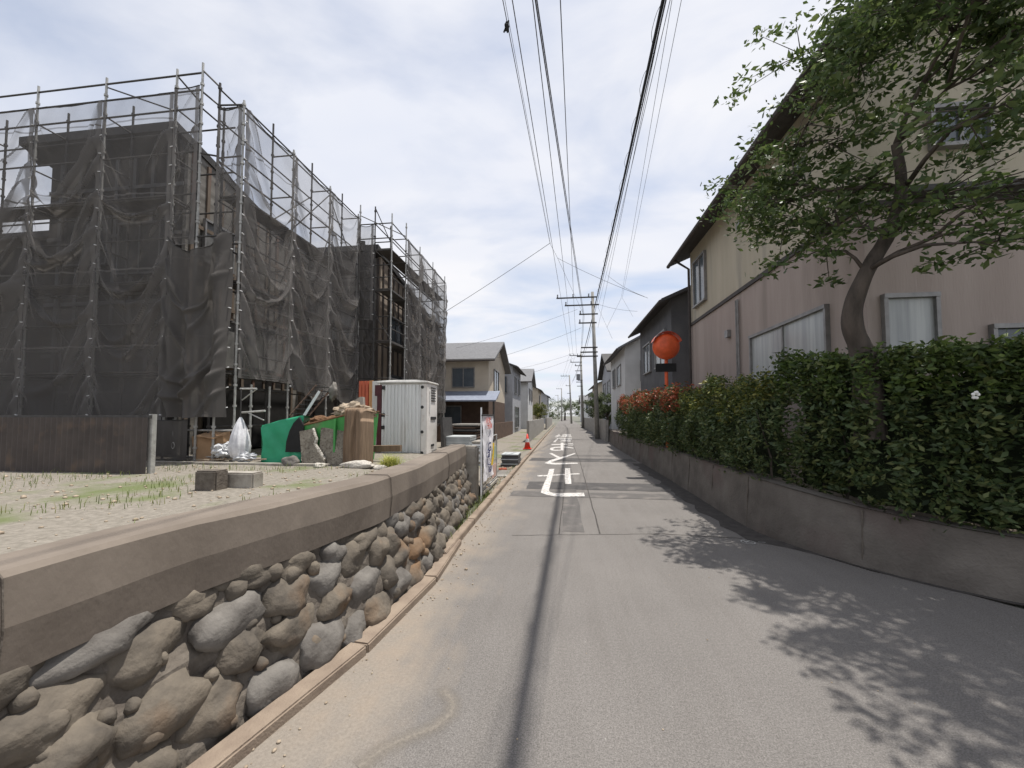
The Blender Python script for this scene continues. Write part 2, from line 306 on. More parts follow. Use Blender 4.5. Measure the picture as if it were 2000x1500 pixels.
# ================================================================== GROUND
M['farground'] = mat('far_ground', (.17, .165, .145), .95, (.12, .125, .095), .3)
tag(MB().grid(lambda u, v: (-600 + 1200 * u, -100 + 1500 * v, -.03), 8, 8).build('ground', M['farground']), kind='structure')
WB = [G(*p) for p in ((2000, 1190), (1850, 1150), (1700, 1115), (1600, 1085), (1490, 1050), (1400, 995), (1300, 932), (1240, 897))]
WB = [Vector((8.5, 3.2, 0)), Vector((5.4, 3.32, 0))] + WB
wx = WB[-1].x
RL = [(-1.75, -6), (-1.62, 0), (-1.5, 2), (-1.3, 3.5), (-1.24, 7), (-1.22, 14), (-1.15, 30), (-.9, 60), (-.5, 120), (.2, 220)]
mb = MB()
rpts = [(x, y, 0) for x, y in RL] + [(4.6, 220, 0), (3.6, 120, 0), (3.1, 60, 0), (2.95, 30, 0)] + [(p.x, p.y, 0) for p in reversed(WB)] + [(8.5, -6, 0)]
mb.add(rpts, [tuple(range(len(rpts)))]); tag(mb.build('road', M['road'], tri=True), kind='structure')
def sheet(name, pts, m, z=.004, kind='structure'):
    b = MB(); b.add([(p[0], p[1], z) for p in pts], [tuple(range(len(pts)))]); o = b.build(name, m, tri=True); return tag(o, kind=kind)
def wob(x0, x1, y0, y1, a=.05, n=24, seed=0):   # rectangle with ragged edges
    e = lambda t, s: a * noise.noise(Vector((t * 3, s * 7.3 + seed, 0)))
    return ([(x0 + (x1 - x0) * i / n, y0 + e(x0 + (x1 - x0) * i / n, 1)) for i in range(n + 1)] + [(x1 + e(y0 + (y1 - y0) * i / n, 2), y0 + (y1 - y0) * i / n) for i in range(1, n)] +
            [(x1 - (x1 - x0) * i / n, y1 + e(x1 - (x1 - x0) * i / n, 3)) for i in range(n + 1)] + [(x0 + e(y1 - (y1 - y0) * i / n, 4), y1 - (y1 - y0) * i / n) for i in range(1, n)])
def gy(py, px=1100): return G(px, py).y
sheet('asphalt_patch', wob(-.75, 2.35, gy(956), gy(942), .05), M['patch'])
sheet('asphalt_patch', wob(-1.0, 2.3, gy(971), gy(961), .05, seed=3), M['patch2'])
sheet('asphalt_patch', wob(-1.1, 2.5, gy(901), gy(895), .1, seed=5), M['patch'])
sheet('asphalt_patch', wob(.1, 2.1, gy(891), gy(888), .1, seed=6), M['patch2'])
sheet('asphalt_patch', wob(.02, .3, 5.4, 13, .03, seed=8), M['patch2'], .0035)
def ribbon(pts, wd, jit=0, seed=0):
    pts = [Vector((p[0], p[1], 0)) for p in pts]; L_, R_ = [], []
    for i, p in enumerate(pts):
        d = (pts[min(i + 1, len(pts) - 1)] - pts[max(i - 1, 0)]).normalized(); n = Vector((-d.y, d.x, 0)); ww = wd * (1 + jit * noise.noise(Vector((i * .7, seed, 0)))) / 2
        L_.append(p + n * ww); R_.append(p - n * ww)
    return [(p.x, p.y) for p in L_ + R_[::-1]]
def dense(a, b, n=16, j=.02, s=0):
    a, b = Vector(a), Vector(b); return [a + (b - a) * (i / n) + Vector((j * noise.noise(Vector((i * .9, s, 1))), j * noise.noise(Vector((i * .9, s, 5))), 0)) for i in range(n + 1)]
for a, b, wd, s in ((G(1133, 903), G(1172, 1043), .018, 1), (G(1000, 1046), G(1292, 1043), .010, 2), (G(1292, 1043), G(1450, 1052), .014, 5), (G(1120, 870), G(1133, 903), .02, 3), (G(1108, 905), G(1092, 1043), .014, 4), (G(1108, 835), G(1118, 870), .04, 6)):
    sheet('crack', ribbon(dense(a, b, s=s), wd, .6, s), M['crack'], .0045)

# road writing: strokes surveyed on the photograph, laid flat on the road
def zp(u, v): return G(1000 + u / 8.333, 820 + v / 8.333)
marks = [
 [(415, 908), (600, 900), (860, 886), (1060, 874), (1100, 880), (1100, 890), (960, 896), (860, 900), (660, 914), (500, 926), (415, 928)],
 [(605, 806), (690, 800), (668, 900), (640, 1000), (618, 1090), (600, 1150), (610, 1175), (660, 1195), (760, 1200), (1170, 1193), (1185, 1250), (860, 1258), (700, 1252), (560, 1225), (470, 1190), (490, 1110), (520, 1045), (560, 960), (590, 870)],
 [(865, 790), (942, 793), (952, 900), (968, 1050), (868, 1052), (858, 950)],
 [(600, 545), (650, 543), (785, 612), (735, 622)],
 [(1010, 545), (1035, 555), (900, 605), (780, 645), (660, 685), (640, 697), (700, 706), (1063, 701), (1070, 717), (720, 733), (600, 726), (530, 708), (620, 660), (760, 618), (880, 590)],
 [(645, 400), (900, 392), (900, 405), (645, 414)], [(792, 376), (838, 374), (836, 500), (792, 497)],
 [(792, 455), (700, 460), (665, 476), (680, 490), (792, 492), (792, 503), (700, 507), (640, 500), (615, 482), (630, 458), (700, 444), (792, 440)],
 [(838, 440), (900, 442), (1000, 458), (998, 470), (900, 458), (838, 452)],
 [(915, 384), (992, 382), (994, 392), (915, 394)], [(915, 410), (998, 408), (1000, 419), (915, 420)],
 [(735, 300), (765, 300), (702, 366), (665, 366)], [(765, 302), (972, 300), (972, 308), (765, 310)], [(780, 318), (975, 316), (975, 325), (780, 327)],
 [(845, 312), (870, 312), (870, 334), (845, 334)], [(910, 312), (932, 312), (932, 334), (910, 334)], [(790, 333), (965, 332), (960, 340), (790, 341)],
 [(800, 341), (835, 341), (975, 358), (940, 362)], [(940, 341), (970, 341), (800, 364), (765, 362)],
 [(705, 262), (785, 247), (790, 258), (735, 270)], [(700, 276), (975, 276), (975, 284), (700, 284)], [(820, 240), (955, 240), (955, 248), (820, 248)], [(810, 254), (962, 253), (962, 260), (810, 261)],
 [(812, 266), (960, 266), (962, 272), (812, 272)], [(875, 236), (900, 236), (900, 276), (875, 276)], [(745, 240), (770, 238), (780, 244), (752, 246)]]
rm = bpy.data.objects.new('road_marking', None)
for grp, nm in ((marks[0:3], 0), (marks[3:5], 1), (marks[5:11], 2), (marks[11:19], 3), (marks[19:], 4)):
    b = MB()
    for k, st in enumerate(grp): b.add([(zp(*p).x, zp(*p).y, .008 + .0012 * k) for p in st], [tuple(range(len(st)))])
    tag(b.build('road_marking', M['paint'], tri=True), kind='structure')
bpy.data.objects.remove(rm)
b = MB(); c0 = G(1461, 1060); ring = [(c0.x + .075 * math.cos(t * math.pi / 10), c0.y + .075 * math.sin(t * math.pi / 10)) for t in range(21)]
pl = ribbon(ring, .01); b.add([(x, y, .009) for x, y in pl], [tuple(range(len(pl)))])
for q in (((-.03, .045), (-.03, -.045)), ((-.025, 0), (.035, .045)), ((-.01, .01), (.04, -.04)), ((.12, .02), (.2, .0))):
    pl = ribbon([(c0.x + x, c0.y + y) for x, y in q], .01); b.add([(x, y, .0102) for x, y in pl], [(0, 1, 2, 3)])
tag(b.build('survey_mark', M['chalk'], tri=True), kind='structure')
# sandy tyre loop at the lower left
lp = [G(700, 1500), G(745, 1465), G(800, 1440), G(850, 1420), G(880, 1395), G(885, 1370), G(868, 1352), G(840, 1347)]
fine = []
for i in range(len(lp) - 1): fine += [lp[i].lerp(lp[i + 1], t / 5) for t in range(5)]
fine.append(lp[-1]); b = MB(); sa = []
for i, p in enumerate(fine):
    d = (fine[min(i + 1, len(fine) - 1)] - fine[max(i - 1, 0)]).normalized(); n_ = Vector((-d.y, d.x, 0))
    for k in range(5): b.v.append(tuple(p + n_ * (k - 2) * .04 + Vector((0, 0, .003)))); sa.append((0, .4, .72, .4, 0)[k] * min(1, (len(fine) - 1 - i) / 5))
for i in range(len(fine) - 1):
    for k in range(4): a = i * 5 + k; b.f.append((a, a + 1, a + 6, a + 5))
mm = mat('sand_film', (.27, .24, .205), .95, (.19, .17, .145), 60, .2, 120); t_ = mm.node_tree; at = t_.nodes.new('ShaderNodeAttribute'); at.attribute_name = 'a'
nn = t_.nodes.new('ShaderNodeTexNoise'); nn.inputs['Scale'].default_value = 45; nn.inputs['Detail'].default_value = 5; ma = t_.nodes.new('ShaderNodeMath'); ma.operation = 'MULTIPLY_ADD'; ma.inputs[1].default_value = 1.6
mb_ = t_.nodes.new('ShaderNodeMath'); mb_.operation = 'SUBTRACT'; mb_.inputs[1].default_value = .62; mb_.use_clamp = True; t_.links.new(nn.outputs['Fac'], ma.inputs[2]); t_.links.new(at.outputs['Fac'], ma.inputs[0]); t_.links.new(ma.outputs[0], mb_.inputs[0])
mc_ = t_.nodes.new('ShaderNodeMath'); mc_.operation = 'MULTIPLY'; t_.links.new(mb_.outputs[0], mc_.inputs[0]); t_.links.new(at.outputs['Fac'], mc_.inputs[1]); t_.links.new(mc_.outputs[0], t_.nodes['Principled BSDF'].inputs['Alpha'])
o = b.build('sand_streak', mm); at_ = o.data.attributes.new('a', 'FLOAT', 'POINT'); at_.data.foreach_set('value', sa); tag(o, kind='structure')
# scattered grit and dead leaves on the left edge
b = MB(); rnd.seed(3)
for i in range(420):
    y = rnd.uniform(1.6, 12); xl = -1.5 if y < 3 else -1.28; x = xl + abs(rnd.gauss(0, .16)) + .03; r = rnd.uniform(.003, .011) * (1 if rnd.random() < .93 else 2)
    b.blob((x, y, r * .5), (r, r * rnd.uniform(.6, 1.4), r * .6), i, 1)
for i in range(150):
    y = rnd.uniform(1.5, 14); x = rnd.uniform(-1.1, 2.4); r = rnd.uniform(.002, .006); b.blob((x, y, r * .5), (r, r, r * .6), i, 1)
tag(b.build('grit', M['sack'], smooth=True), kind='stuff'); 

# kerb on the left beyond the stone wall
kp = [Vector((x, y, 0)) for x, y in ((-1.29, 4.2), (-1.29, 7), (-1.27, 14), (-1.2, 30), (-.95, 60))]
b = MB()
for i in range(len(kp) - 1):
    n = max(1, int((kp[i + 1] - kp[i]).length / 1.0))
    for j in range(n):
        a = kp[i].lerp(kp[i + 1], j / n); c = kp[i].lerp(kp[i + 1], (j + 1) / n - .012 / max((kp[i + 1] - kp[i]).length, 1))
        b.beam(a + Vector((0, 0, .035)), c + Vector((0, 0, .035)), .11, .09)
tag(b.build('kerb', M['kerb'], bevel=.008), kind='structure')

# plot on the left (raised behind the stone wall, ramping up from the kerb further on)
def smooth(t): t = max(0, min(1, t)); return t * t * (3 - 2 * t)
def plotz(x, y):
    r = .5 * smooth((-1.6 - x) / 2.6) + .02
    k = smooth((7.7 - y) / .5); z = r * (1 - k) + .5 * k
    z *= 1 - smooth((y - 14) / 6) * .8
    return z + .02 * noise.noise(Vector((x * 1.3, y * 1.3, 0)))
def plot(u, v):
    x = -1.36 - 26 * u ** 1.5; y = -5 + 95 * v ** 1.8
    if y < 7.45: x = min(x, -1.9)
    return (x, y, plotz(x, y))
tag(MB().grid(plot, 90, 150).build('plot_ground', M['gravel'], smooth=True), kind='structure')
# tarmac apron in front of the site, broken plates of paving
# ================================================================== STONE RETAINING WALL (left foreground)
base = [(-2.0, -3.0), (-1.72, -1), (-1.62, .4), (G(420, 1490).x, G(420, 1490).y), (G(620, 1340).x, G(620, 1340).y), (G(780, 1210).x, G(780, 1210).y), (G(870, 1102).x, G(870, 1102).y), (-1.47, 6.95)]
base = [Vector((x, y, 0)) for x, y in base]
def along(path, s):
    for i in range(len(path) - 1):
        l = (path[i + 1] - path[i]).length
        if s <= l or i == len(path) - 2: t = s / l; d = (path[i + 1] - path[i]) / l; return path[i] + d * s, d
        s -= l
LW = sum((base[i + 1] - base[i]).length for i in range(len(base) - 1))
wall = thing('stone_retaining_wall', (-1.6, 3, 0), 'low rubble stone wall under a long weathered beam, in the left foreground', 'wall')
b = MB(); m = MB(); g = MB(); rnd.seed(11)
def off(s, o, z): p, d = along(base, s); n = Vector((-d.y, d.x, 0)); return p + n * o + Vector((0, 0, z))
m.grid(lambda u, v: (lambda q: q + Vector((.03, 0, .02)) * noise.noise(q * 9))(off(u * LW, .085 + .2 * v, .72 * v)), 260, 16)
m.grid(lambda u, v: off(u * LW, .32 + .3 * v, .72), 60, 1)
for row, (zc_, hz) in enumerate(((.10, .15), (.30, .15), (.49, .15), (.64, .12))):
    s = rnd.uniform(0, .2)
    while s < LW - .1:
        ln = rnd.uniform(.2, .4); zz = zc_ + rnd.uniform(-.04, .04); p = off(min(s + ln / 2, LW - .12), .13 + .2 * zz / .7, zz)
        tgt = g if rnd.random() < .28 else b; tgt.blob(p, (rnd.uniform(.09, .12), ln * .55, hz * rnd.uniform(.74, .95)), rnd.randint(0, 999), 3, .40, 1.15); s += ln * .96
for i in range(150):     # small pinning stones
    s = rnd.uniform(0, LW - .1); zz = rnd.uniform(.05, .66); r = rnd.uniform(.025, .06); b.blob(off(s, .07 + .2 * zz / .7, zz), (r, r, r), i, 2, .3)
b.build('stones', M['stone'], wall, smooth=True); g.build('stones', M['stonegrey'], wall, smooth=True); m.build('mortar', M['mortar'], wall)
bt = MB(); NB = 64
def beamsec(s, k):
    w_ = .012 * noise.noise(Vector((s * 1.7, k, 0))); sec = ((.20, .69), (.185, .86), (.20, 1.02), (.225, 1.04), (.45, 1.04), (.47, .69)); o_, z_ = sec[k]; return off(s, o_ + w_ + .03, z_ + w_)
for i in range(NB + 1):
    for k in range(6): bt.v.append(tuple(beamsec(LW * i / NB, k)))
for i in range(NB):
    for k in range(6): a = i * 6 + k; c = i * 6 + (k + 1) % 6; bt.f.append((a, c, c + 6, a + 6))
bt.f.append(tuple(range(6))); bt.f.append(tuple(NB * 6 + k for k in reversed(range(6))))
bt.build('top_beam', M['beam'], wall)
for s_ in (1.9, 4.1, 6.3, 8.4):
    jb = MB(); q = [off(s_, *a) for a in ((.222, .695), (.207, .86), (.222, 1.022), (.25, 1.044), (.46, 1.045))]; jb.path(q, .0035, 5); jb.build('joint', M['mortar'], wall)
e = along(base, LW)[0]
MB().box(e.x - .42, e.x - .04, e.y + .01, e.y + .25, -.02, 1.0).build('end_post', M['conc'], wall, bevel=.03)
ft = MB()
for i in range(9):
    a = off(LW * i / 9, .0, 0); c = off(LW * (i + 1) / 9 - .004, .0, 0)
    if a.y > 4.5: break
    ft.beam(a + Vector((0, 0, .02)), c + Vector((0, 0, .02)), .13, .08)
ft.build('footing', M['kerb'], wall, bevel=.01)
# return of the wall, dark screen wall and things on the near plot
dw = thing('steel_screen_wall', (-9.5, 6.3, .5), 'dark brown corrugated screen wall in front of the scaffolding', 'wall')
MB().grid(lambda u, v: (-14.8 + 7.35 * u, 6.3 - (.025 if int(u * 120) % 2 else 0), .48 + 1.04 * v), 120, 1).build('sheet', M['wbrowngrey'], dw)
b = MB(); b.box(-14.8, -7.42, 6.31, 6.36, 1.50, 1.56); b.build('cap', M['steeld'], dw)
for x in (-7.44, -9.3, -11.2, -13): MB().box(x - .04, x + .04, 6.34, 6.42, .45, 1.56 + (.02 if x > -8 else -.08)).build('post', M['steel'] if x > -8 else M['steeld'], dw)
tag(MB().box(-14, -4.75, 7.56, 7.70, .38, .56).build('concrete_strip', M['conc'], bevel=.01), 'long pale concrete edging strip in front of the scaffold feet', 'kerb')
p = P(412, 940, Z=.62); tag(MB().box(p.x - .17, p.x + .17, p.y - .1, p.y + .12, .48, .78).build('dark_block', M['mortar'], bevel=.02), 'dark square block lying on the gravel behind the stone wall', 'block')
p = P(470, 935, Z=.62); tag(MB().box(p.x - .28, p.x + .28, p.y - .1, p.y + .12, .48, .72).build('concrete_block', M['conc'], bevel=.02), 'pale concrete block on the gravel right of the dark block', 'block')
b = MB(); rnd.seed(5)
def blade(b, p, h, a, bend, wd):
    d = Vector((math.cos(a), math.sin(a), 0)); s = Vector((-d.y, d.x, 0)) * wd; p = Vector(p)
    m_ = p + d * bend * .35 + Vector((0, 0, h * .7)); t = p + d * bend + Vector((0, 0, h)); b.add([p - s, p + s, m_ + s * .7, m_ - s * .7, t], [(0, 1, 2, 3), (3, 2, 4)])
for i in range(5200):
    x = rnd.uniform(-12, -2.1); y = rnd.uniform(1.5, 7.5); k = noise.noise(Vector((x * .8, y * .8, 3)))
    if k < .12 and not (6.6 < y < 7.5 and -8 < x < -5): continue
    blade(b, (x, y, plotz(x, y) - .01), rnd.uniform(.04, .13), rnd.uniform(0, 6.3), rnd.uniform(.01, .07), .004)
for i in range(420):
    y = rnd.uniform(3.2, 7.6) if rnd.random() < .8 else rnd.uniform(8, 13); pp = -1.37 if y > 4 else -1.42
    blade(b, (pp + rnd.gauss(0, .03), y, .02), rnd.uniform(.05, .17), rnd.uniform(0, 6.3), rnd.uniform(.02, .09), .004)
tag(b.build('grass', M['grass']), kind='stuff')

# ================================================================== RIGHT ROAD WALL
rw = thing('concrete_road_wall', (2.8, 6, 0), 'low curved brown retaining wall under the hedge along the road', 'wall')
WP = list(WB) + [Vector((2.62, 20, 0)), Vector((2.9, 26, 0))]
def pathres(path, st):
    r = []
    for i in range(len(path) - 1):
        l = (path[i + 1] - path[i]).length; n = max(1, int(l / st)); r += [path[i].lerp(path[i + 1], j / n) for j in range(n)]
    return r + [path[-1]]
WPf = pathres(WP, .25)
for _ in range(6): WPf = [WPf[0]] + [(WPf[i - 1] + WPf[i] * 2 + WPf[i + 1]) / 4 for i in range(1, len(WPf) - 1)] + [WPf[-1]]
def nrm(i):
    d = (WPf[min(i + 1, len(WPf) - 1)] - WPf[max(i - 1, 0)]).normalized(); n = Vector((d.y, -d.x, 0)); return n if (n.x > 0 or n.y > .7) else -n
def wh(p): return .50 + .22 * smooth((p.y - 3.2) / 3)
def wallgrid(o0, o1, z0, z1f, nv=6):
    b = MB(); n = len(WPf)
    b.grid(lambda u, v: (lambda i: WPf[i] + nrm(i) * (o0 + (o1 - o0) * v + .02 * noise.noise(WPf[i] * 3 + Vector((0, 0, v * 4)))) + Vector((0, 0, z0 + (z1f(WPf[i]) - z0) * v)))(min(n - 1, round(u * (n - 1)))), n - 1, nv); return b
b = wallgrid(.0, .06, -.02, wh)
b.build('wall_face', M['wallR'], rw, smooth=True)
b = MB(); n = len(WPf)
b.grid(lambda u, v: (lambda i: WPf[i] + nrm(i) * (.03 + .2 * v) + Vector((0, 0, wh(WPf[i]) + .012)))(min(n - 1, round(u * (n - 1)))), n - 1, 1); b.build('coping', M['wallR'], rw)
b = MB()
for i in range(2, n - 1, 5):
    p = WPf[i] + nrm(i) * .02; b.tube(p + Vector((0, 0, .02)) - nrm(i) * .012, p + Vector((0, 0, wh(WPf[i]) - .02)) + nrm(i) * .03, .008, 5)
b.build('joints', M['mortar'], rw)
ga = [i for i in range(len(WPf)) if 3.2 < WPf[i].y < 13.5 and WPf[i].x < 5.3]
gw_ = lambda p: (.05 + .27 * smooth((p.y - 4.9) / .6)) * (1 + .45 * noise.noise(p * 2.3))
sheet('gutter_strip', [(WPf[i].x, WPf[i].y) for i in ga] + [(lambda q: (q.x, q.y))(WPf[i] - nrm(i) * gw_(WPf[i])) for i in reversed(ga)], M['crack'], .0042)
# garden soil behind the wall
b = MB(); b.grid(lambda u, v: (lambda i: WPf[i] + nrm(i) * .1 + (Vector((12, WPf[i].y * .9 + 2, 0)) - WPf[i] - nrm(i) * .1) * v + Vector((0, 0, wh(WPf[i]) - .04)))(min(n - 1, round(u * (n - 1)))), n - 1, 6)
tag(b.build('garden_ground', M['dirt']), kind='structure')

# ================================================================== FOLIAGE
def leaf(b, p, s, rn):
    a = Vector((rn.gauss(0, 1), rn.gauss(0, 1), rn.gauss(0, .6))).normalized(); c = a.cross(Vector((rn.gauss(0, 1), rn.gauss(0, 1), rn.gauss(0, 1)))).normalized()
    p = Vector(p); b.add([p - a * s, p + c * s * .45 - a * .2 * s, p + a * s * 1.1, p - c * s * .45 - a * .2 * s], [(0, 1, 2, 3)])
def clump(b, c, r, n, s, rn, flat=.7):
    c = Vector(c)
    for _ in range(n):
        d = Vector((rn.gauss(0, 1), rn.gauss(0, 1), rn.gauss(0, 1))).normalized() * r * rn.random() ** .45; leaf(b, c + Vector((d.x, d.y, d.z * flat)), s * rn.uniform(.45, 1.45), rn)
tree = thing('garden_tree', P(1692, 700, Y=4.75), 'leafy tree with dark bent trunk leaning over the road from behind the hedge', 'tree')
tp = [P(x, y, Y=yy) for x, y, yy in ((1700, 860, 4.7), (1692, 700, 4.75), (1655, 625, 4.75), (1690, 530, 4.7), (1740, 455, 4.7), (1765, 370, 4.7), (1750, 280, 4.6))]
tq, tr_ = list(tp), [.145, .12, .09, .075, .068, .055, .04]
for _ in range(3):
    a_, r_ = [tq[0]], [tr_[0]]
    for i in range(len(tq) - 1): a_ += [tq[i].lerp(tq[i + 1], .25), tq[i].lerp(tq[i + 1], .75)]; r_ += [tr_[i] * .75 + tr_[i + 1] * .25, tr_[i] * .25 + tr_[i + 1] * .75]
    tq, tr_ = a_ + [tq[-1]], r_ + [tr_[-1]]
b = MB(); b.path(tq, [r * (1 + .12 * noise.noise(q * 4)) for r, q in zip(tr_, tq)], 14)
tips = [(1500, 410, 5.3), (1455, 372, 5.6), (1570, 350, 5.3), (1600, 440, 5.0), (1640, 395, 5.0), (1530, 440, 5.4), (1700, 350, 4.7), (1590, 270, 5.4), (1610, 180, 5.3), (1700, 110, 5.0), (1790, 60, 4.6), (1880, 90, 4.3),
        (1960, 120, 4.0), (1930, 210, 4.2), (1985, 190, 3.6), (1900, 400, 4.3), (1960, 430, 4.0), (1990, 350, 3.9), (1850, 370, 4.5), (1650, 60, 5.2), (1750, 10, 4.9), (1940, 20, 4.2), (1680, 440, 4.8), (1590, 490, 5.0), (1560, 110, 5.8),
        (1950, 470, 3.8), (1440, 420, 5.6)]
tips = [P(x, y, Y=yy) for x, y, yy in tips]
tips += [Vector(v) for v in ((3.3, 4.3, 5.7), (3.1, 3.7, 5.3), (3.15, 2.95, 5.1), (2.9, 4.9, 5.0), (2.8, 6.0, 4.45), (2.95, 5.6, 4.7), (3.2, 6.4, 4.9), (3.6, 5.4, 5.0), (3.3, 3.0, 5.2), (3.6, 3.5, 5.8), (3.4, 4.4, 6.3), (4.2, 3.2, 5.9), (4.3, 2.9, 5.3), (4.5, 4.0, 6.3), (3.45, 2.8, 5.3), (4.9, 3.3, 5.6), (4.6, 3.9, 5.2), (3.7, 2.75, 5.0), (3.3, 3.7, 5.5), (3.7, 4.2, 5.9), (4.0, 4.7, 6.1), (4.4, 3.5, 5.7), (3.5, 5.0, 6.2), (3.9, 3.6, 6.4), (4.9, 4.2, 6.0), (4.1, 2.9, 6.0), (5.2, 2.9, 6.0), (3.5, 3.3, 5.9), (4.3, 4.4, 5.2), (3.8, 3.9, 5.3))]
lf = MB(); rn = random.Random(21)
nodes = [(tp[3], .07), (tp[4], .065), (tp[5], .055), (tp[6], .045)]
for q in tips:
    s0, r0 = min(nodes, key=lambda a: (a[0] - q).length + max(0, a[0].z - q.z) * 2); d = q - s0
    mid = s0 + d * .5 + Vector((rn.uniform(-.12, .12), rn.uniform(-.12, .12), d.length * .12)); pts = [s0, s0.lerp(mid, .5) + Vector((0, 0, .03)), mid, mid.lerp(q, .55), q]
    rr = min(r0, .012 + .016 * d.length); b.path(pts, [rr, rr * .8, rr * .6, rr * .4, .006], 6); nodes.append((mid, rr * .7))
    big = q.z > 4.9
    for k in range(9 if big else 7):
        o_ = Vector((rn.gauss(0, .30), rn.gauss(0, .30), rn.gauss(0, .17))); b.path([mid.lerp(q, rn.uniform(.3, 1)), q + o_], [.008, .003], 4)
        clump(lf, q + o_, rn.uniform(.15, .30), 46, .042, rn, .5)
b.build('trunk', M['bark'], tree, smooth=True); lf.build('crown', M['leaf'], tree)

def hedge(name, label, s0, s1, mt, topf, depth, seed, dens=1.0, ls=.03, mt2=None, o0=.12):
    cum = [0]
    for i in range(1, len(WPf)): cum.append(cum[-1] + (WPf[i] - WPf[i - 1]).length)
    idx = [i for i in range(len(WPf)) if s0 <= cum[i] <= s1]; rn = random.Random(seed); p0 = WPf[idx[len(idx) // 2]]
    t = thing(name, (p0.x + .4, p0.y, .6), label, 'hedge'); b = MB(); b2 = MB(); st = MB(); ln = s1 - s0
    for k in range(int(ln * 5)):
        i = rn.choice(idx); p = WPf[i] + nrm(i) * rn.uniform(o0 + .15, depth - .1); st.path([p + Vector((0, 0, .5)), p + Vector((rn.uniform(-.1, .1), rn.uniform(-.1, .1), 1)), p + Vector((rn.uniform(-.25, .25), rn.uniform(-.2, .2), 1.6))], [.018, .012, .004], 5)
    for k in range(int(ln * 260 * dens)):
        i = rn.choice(idx); p = WPf[i] + nrm(i) * 0; zt = topf(p) + .22 * noise.noise(p * 1.7 + Vector((seed, 0, 0))) + .1 * noise.noise(p * 5); zb = wh(p) - .02; v = rn.random() ** .8
        bul = .22 * noise.noise(Vector((p.x * 1.6, p.y * 1.6, v * 3 + seed)))
        front = rn.random() < .72; o_ = (o0 - bul + .12 * abs(v - .45) * 2 if front else rn.uniform(o0, depth)); z = zb + (zt - zb) * v if front else zt - rn.uniform(0, .25)
        if front and noise.noise(Vector((p.x * 3, p.y * 3, z * 3.2 + seed))) > .6: continue
        q = p + nrm(i) * o_ + Vector((rn.gauss(0, .03), rn.gauss(0, .05), z - 0)); tgt = b2 if (mt2 and z > zt - .5 and rn.random() < .62) else b
        clump(tgt, q, rn.uniform(.08, .17), 15, ls, rn, .8)
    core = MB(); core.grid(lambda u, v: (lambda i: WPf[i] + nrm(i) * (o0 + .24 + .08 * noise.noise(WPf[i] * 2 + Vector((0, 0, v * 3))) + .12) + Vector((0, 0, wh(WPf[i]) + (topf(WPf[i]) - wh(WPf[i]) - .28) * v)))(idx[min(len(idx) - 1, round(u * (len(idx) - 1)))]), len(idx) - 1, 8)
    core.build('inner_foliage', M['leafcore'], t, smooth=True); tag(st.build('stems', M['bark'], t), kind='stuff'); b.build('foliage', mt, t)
    if mt2: b2.build('young_leaves', mt2, t)
    return t
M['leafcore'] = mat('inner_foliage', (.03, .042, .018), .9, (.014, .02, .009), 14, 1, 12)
hedge('hedge', 'dark green clipped hedge on the road wall, nearest stretch at the right edge', 0, 7.0, M['leafh'], lambda p: 2.22 - .0 * p.y, 1.2, 1, 2.3, .034, M['leafy2'])
hedge('hedge', 'dense green hedge on the road wall in front of the trunk of the garden tree', 6.9, 10.8, M['leafh'], lambda p: 2.05, 1.1, 2, 1.4, .03, M['leafy'], .02)
hedge('hedge', 'farthest stretch of hedge with orange-red young leaves on top', 10.7, 19.5, M['leafh'], lambda p: 2.25, 1.0, 3, .9, .034, M['leafr'], -.06)
b = MB(); p = P(1905, 772, Y=3.75)
for k in range(5): a = k * 1.257 + .3; b.blob(p + Vector((.024 * math.cos(a), -.01 * math.sin(k), .024 * math.sin(a))), (.016, .007, .014), k, 2, .3)
tag(b.build('white_flower', M['petal'], smooth=True), 'single white blossom on the dark hedge near the right edge', 'flower')

# ================================================================== HOUSES
def window(h, face, a0, a1, z0, z1, at, glass='glass', fr='alu', mull=1):
    n = {'W': (-1, 0), 'S': (0, -1), 'E': (1, 0)}[face]; t = .035; b = MB()
    def bx(b, u0, u1, w0, w1, d0, d1):
        if face == 'S': b.box(u0, u1, at - d1, at - d0, w0, w1)
        elif face == 'W': b.box(at - d1, at - d0, u0, u1, w0, w1)
        else: b.box(at + d0, at + d1, u0, u1, w0, w1)
    bx(b, a0 - .05, a1 + .05, z1, z1 + .06, -.02, .08); bx(b, a0 - .05, a1 + .05, z0 - .05, z0, -.02, .10); bx(b, a0 - .05, a0, z0, z1, -.02, .07); bx(b, a1, a1 + .05, z0, z1, -.02, .07)
    for k in range(mull): c = a0 + (a1 - a0) * (k + 1) / (mull + 1); bx(b, c - .025, c + .025, z0, z1, -.02, .05)
    f = b.build('window', M[fr], h); g = MB(); bx(g, a0, a1, z0, z1, -.01, .022); g.build('pane', M[glass], f); return f
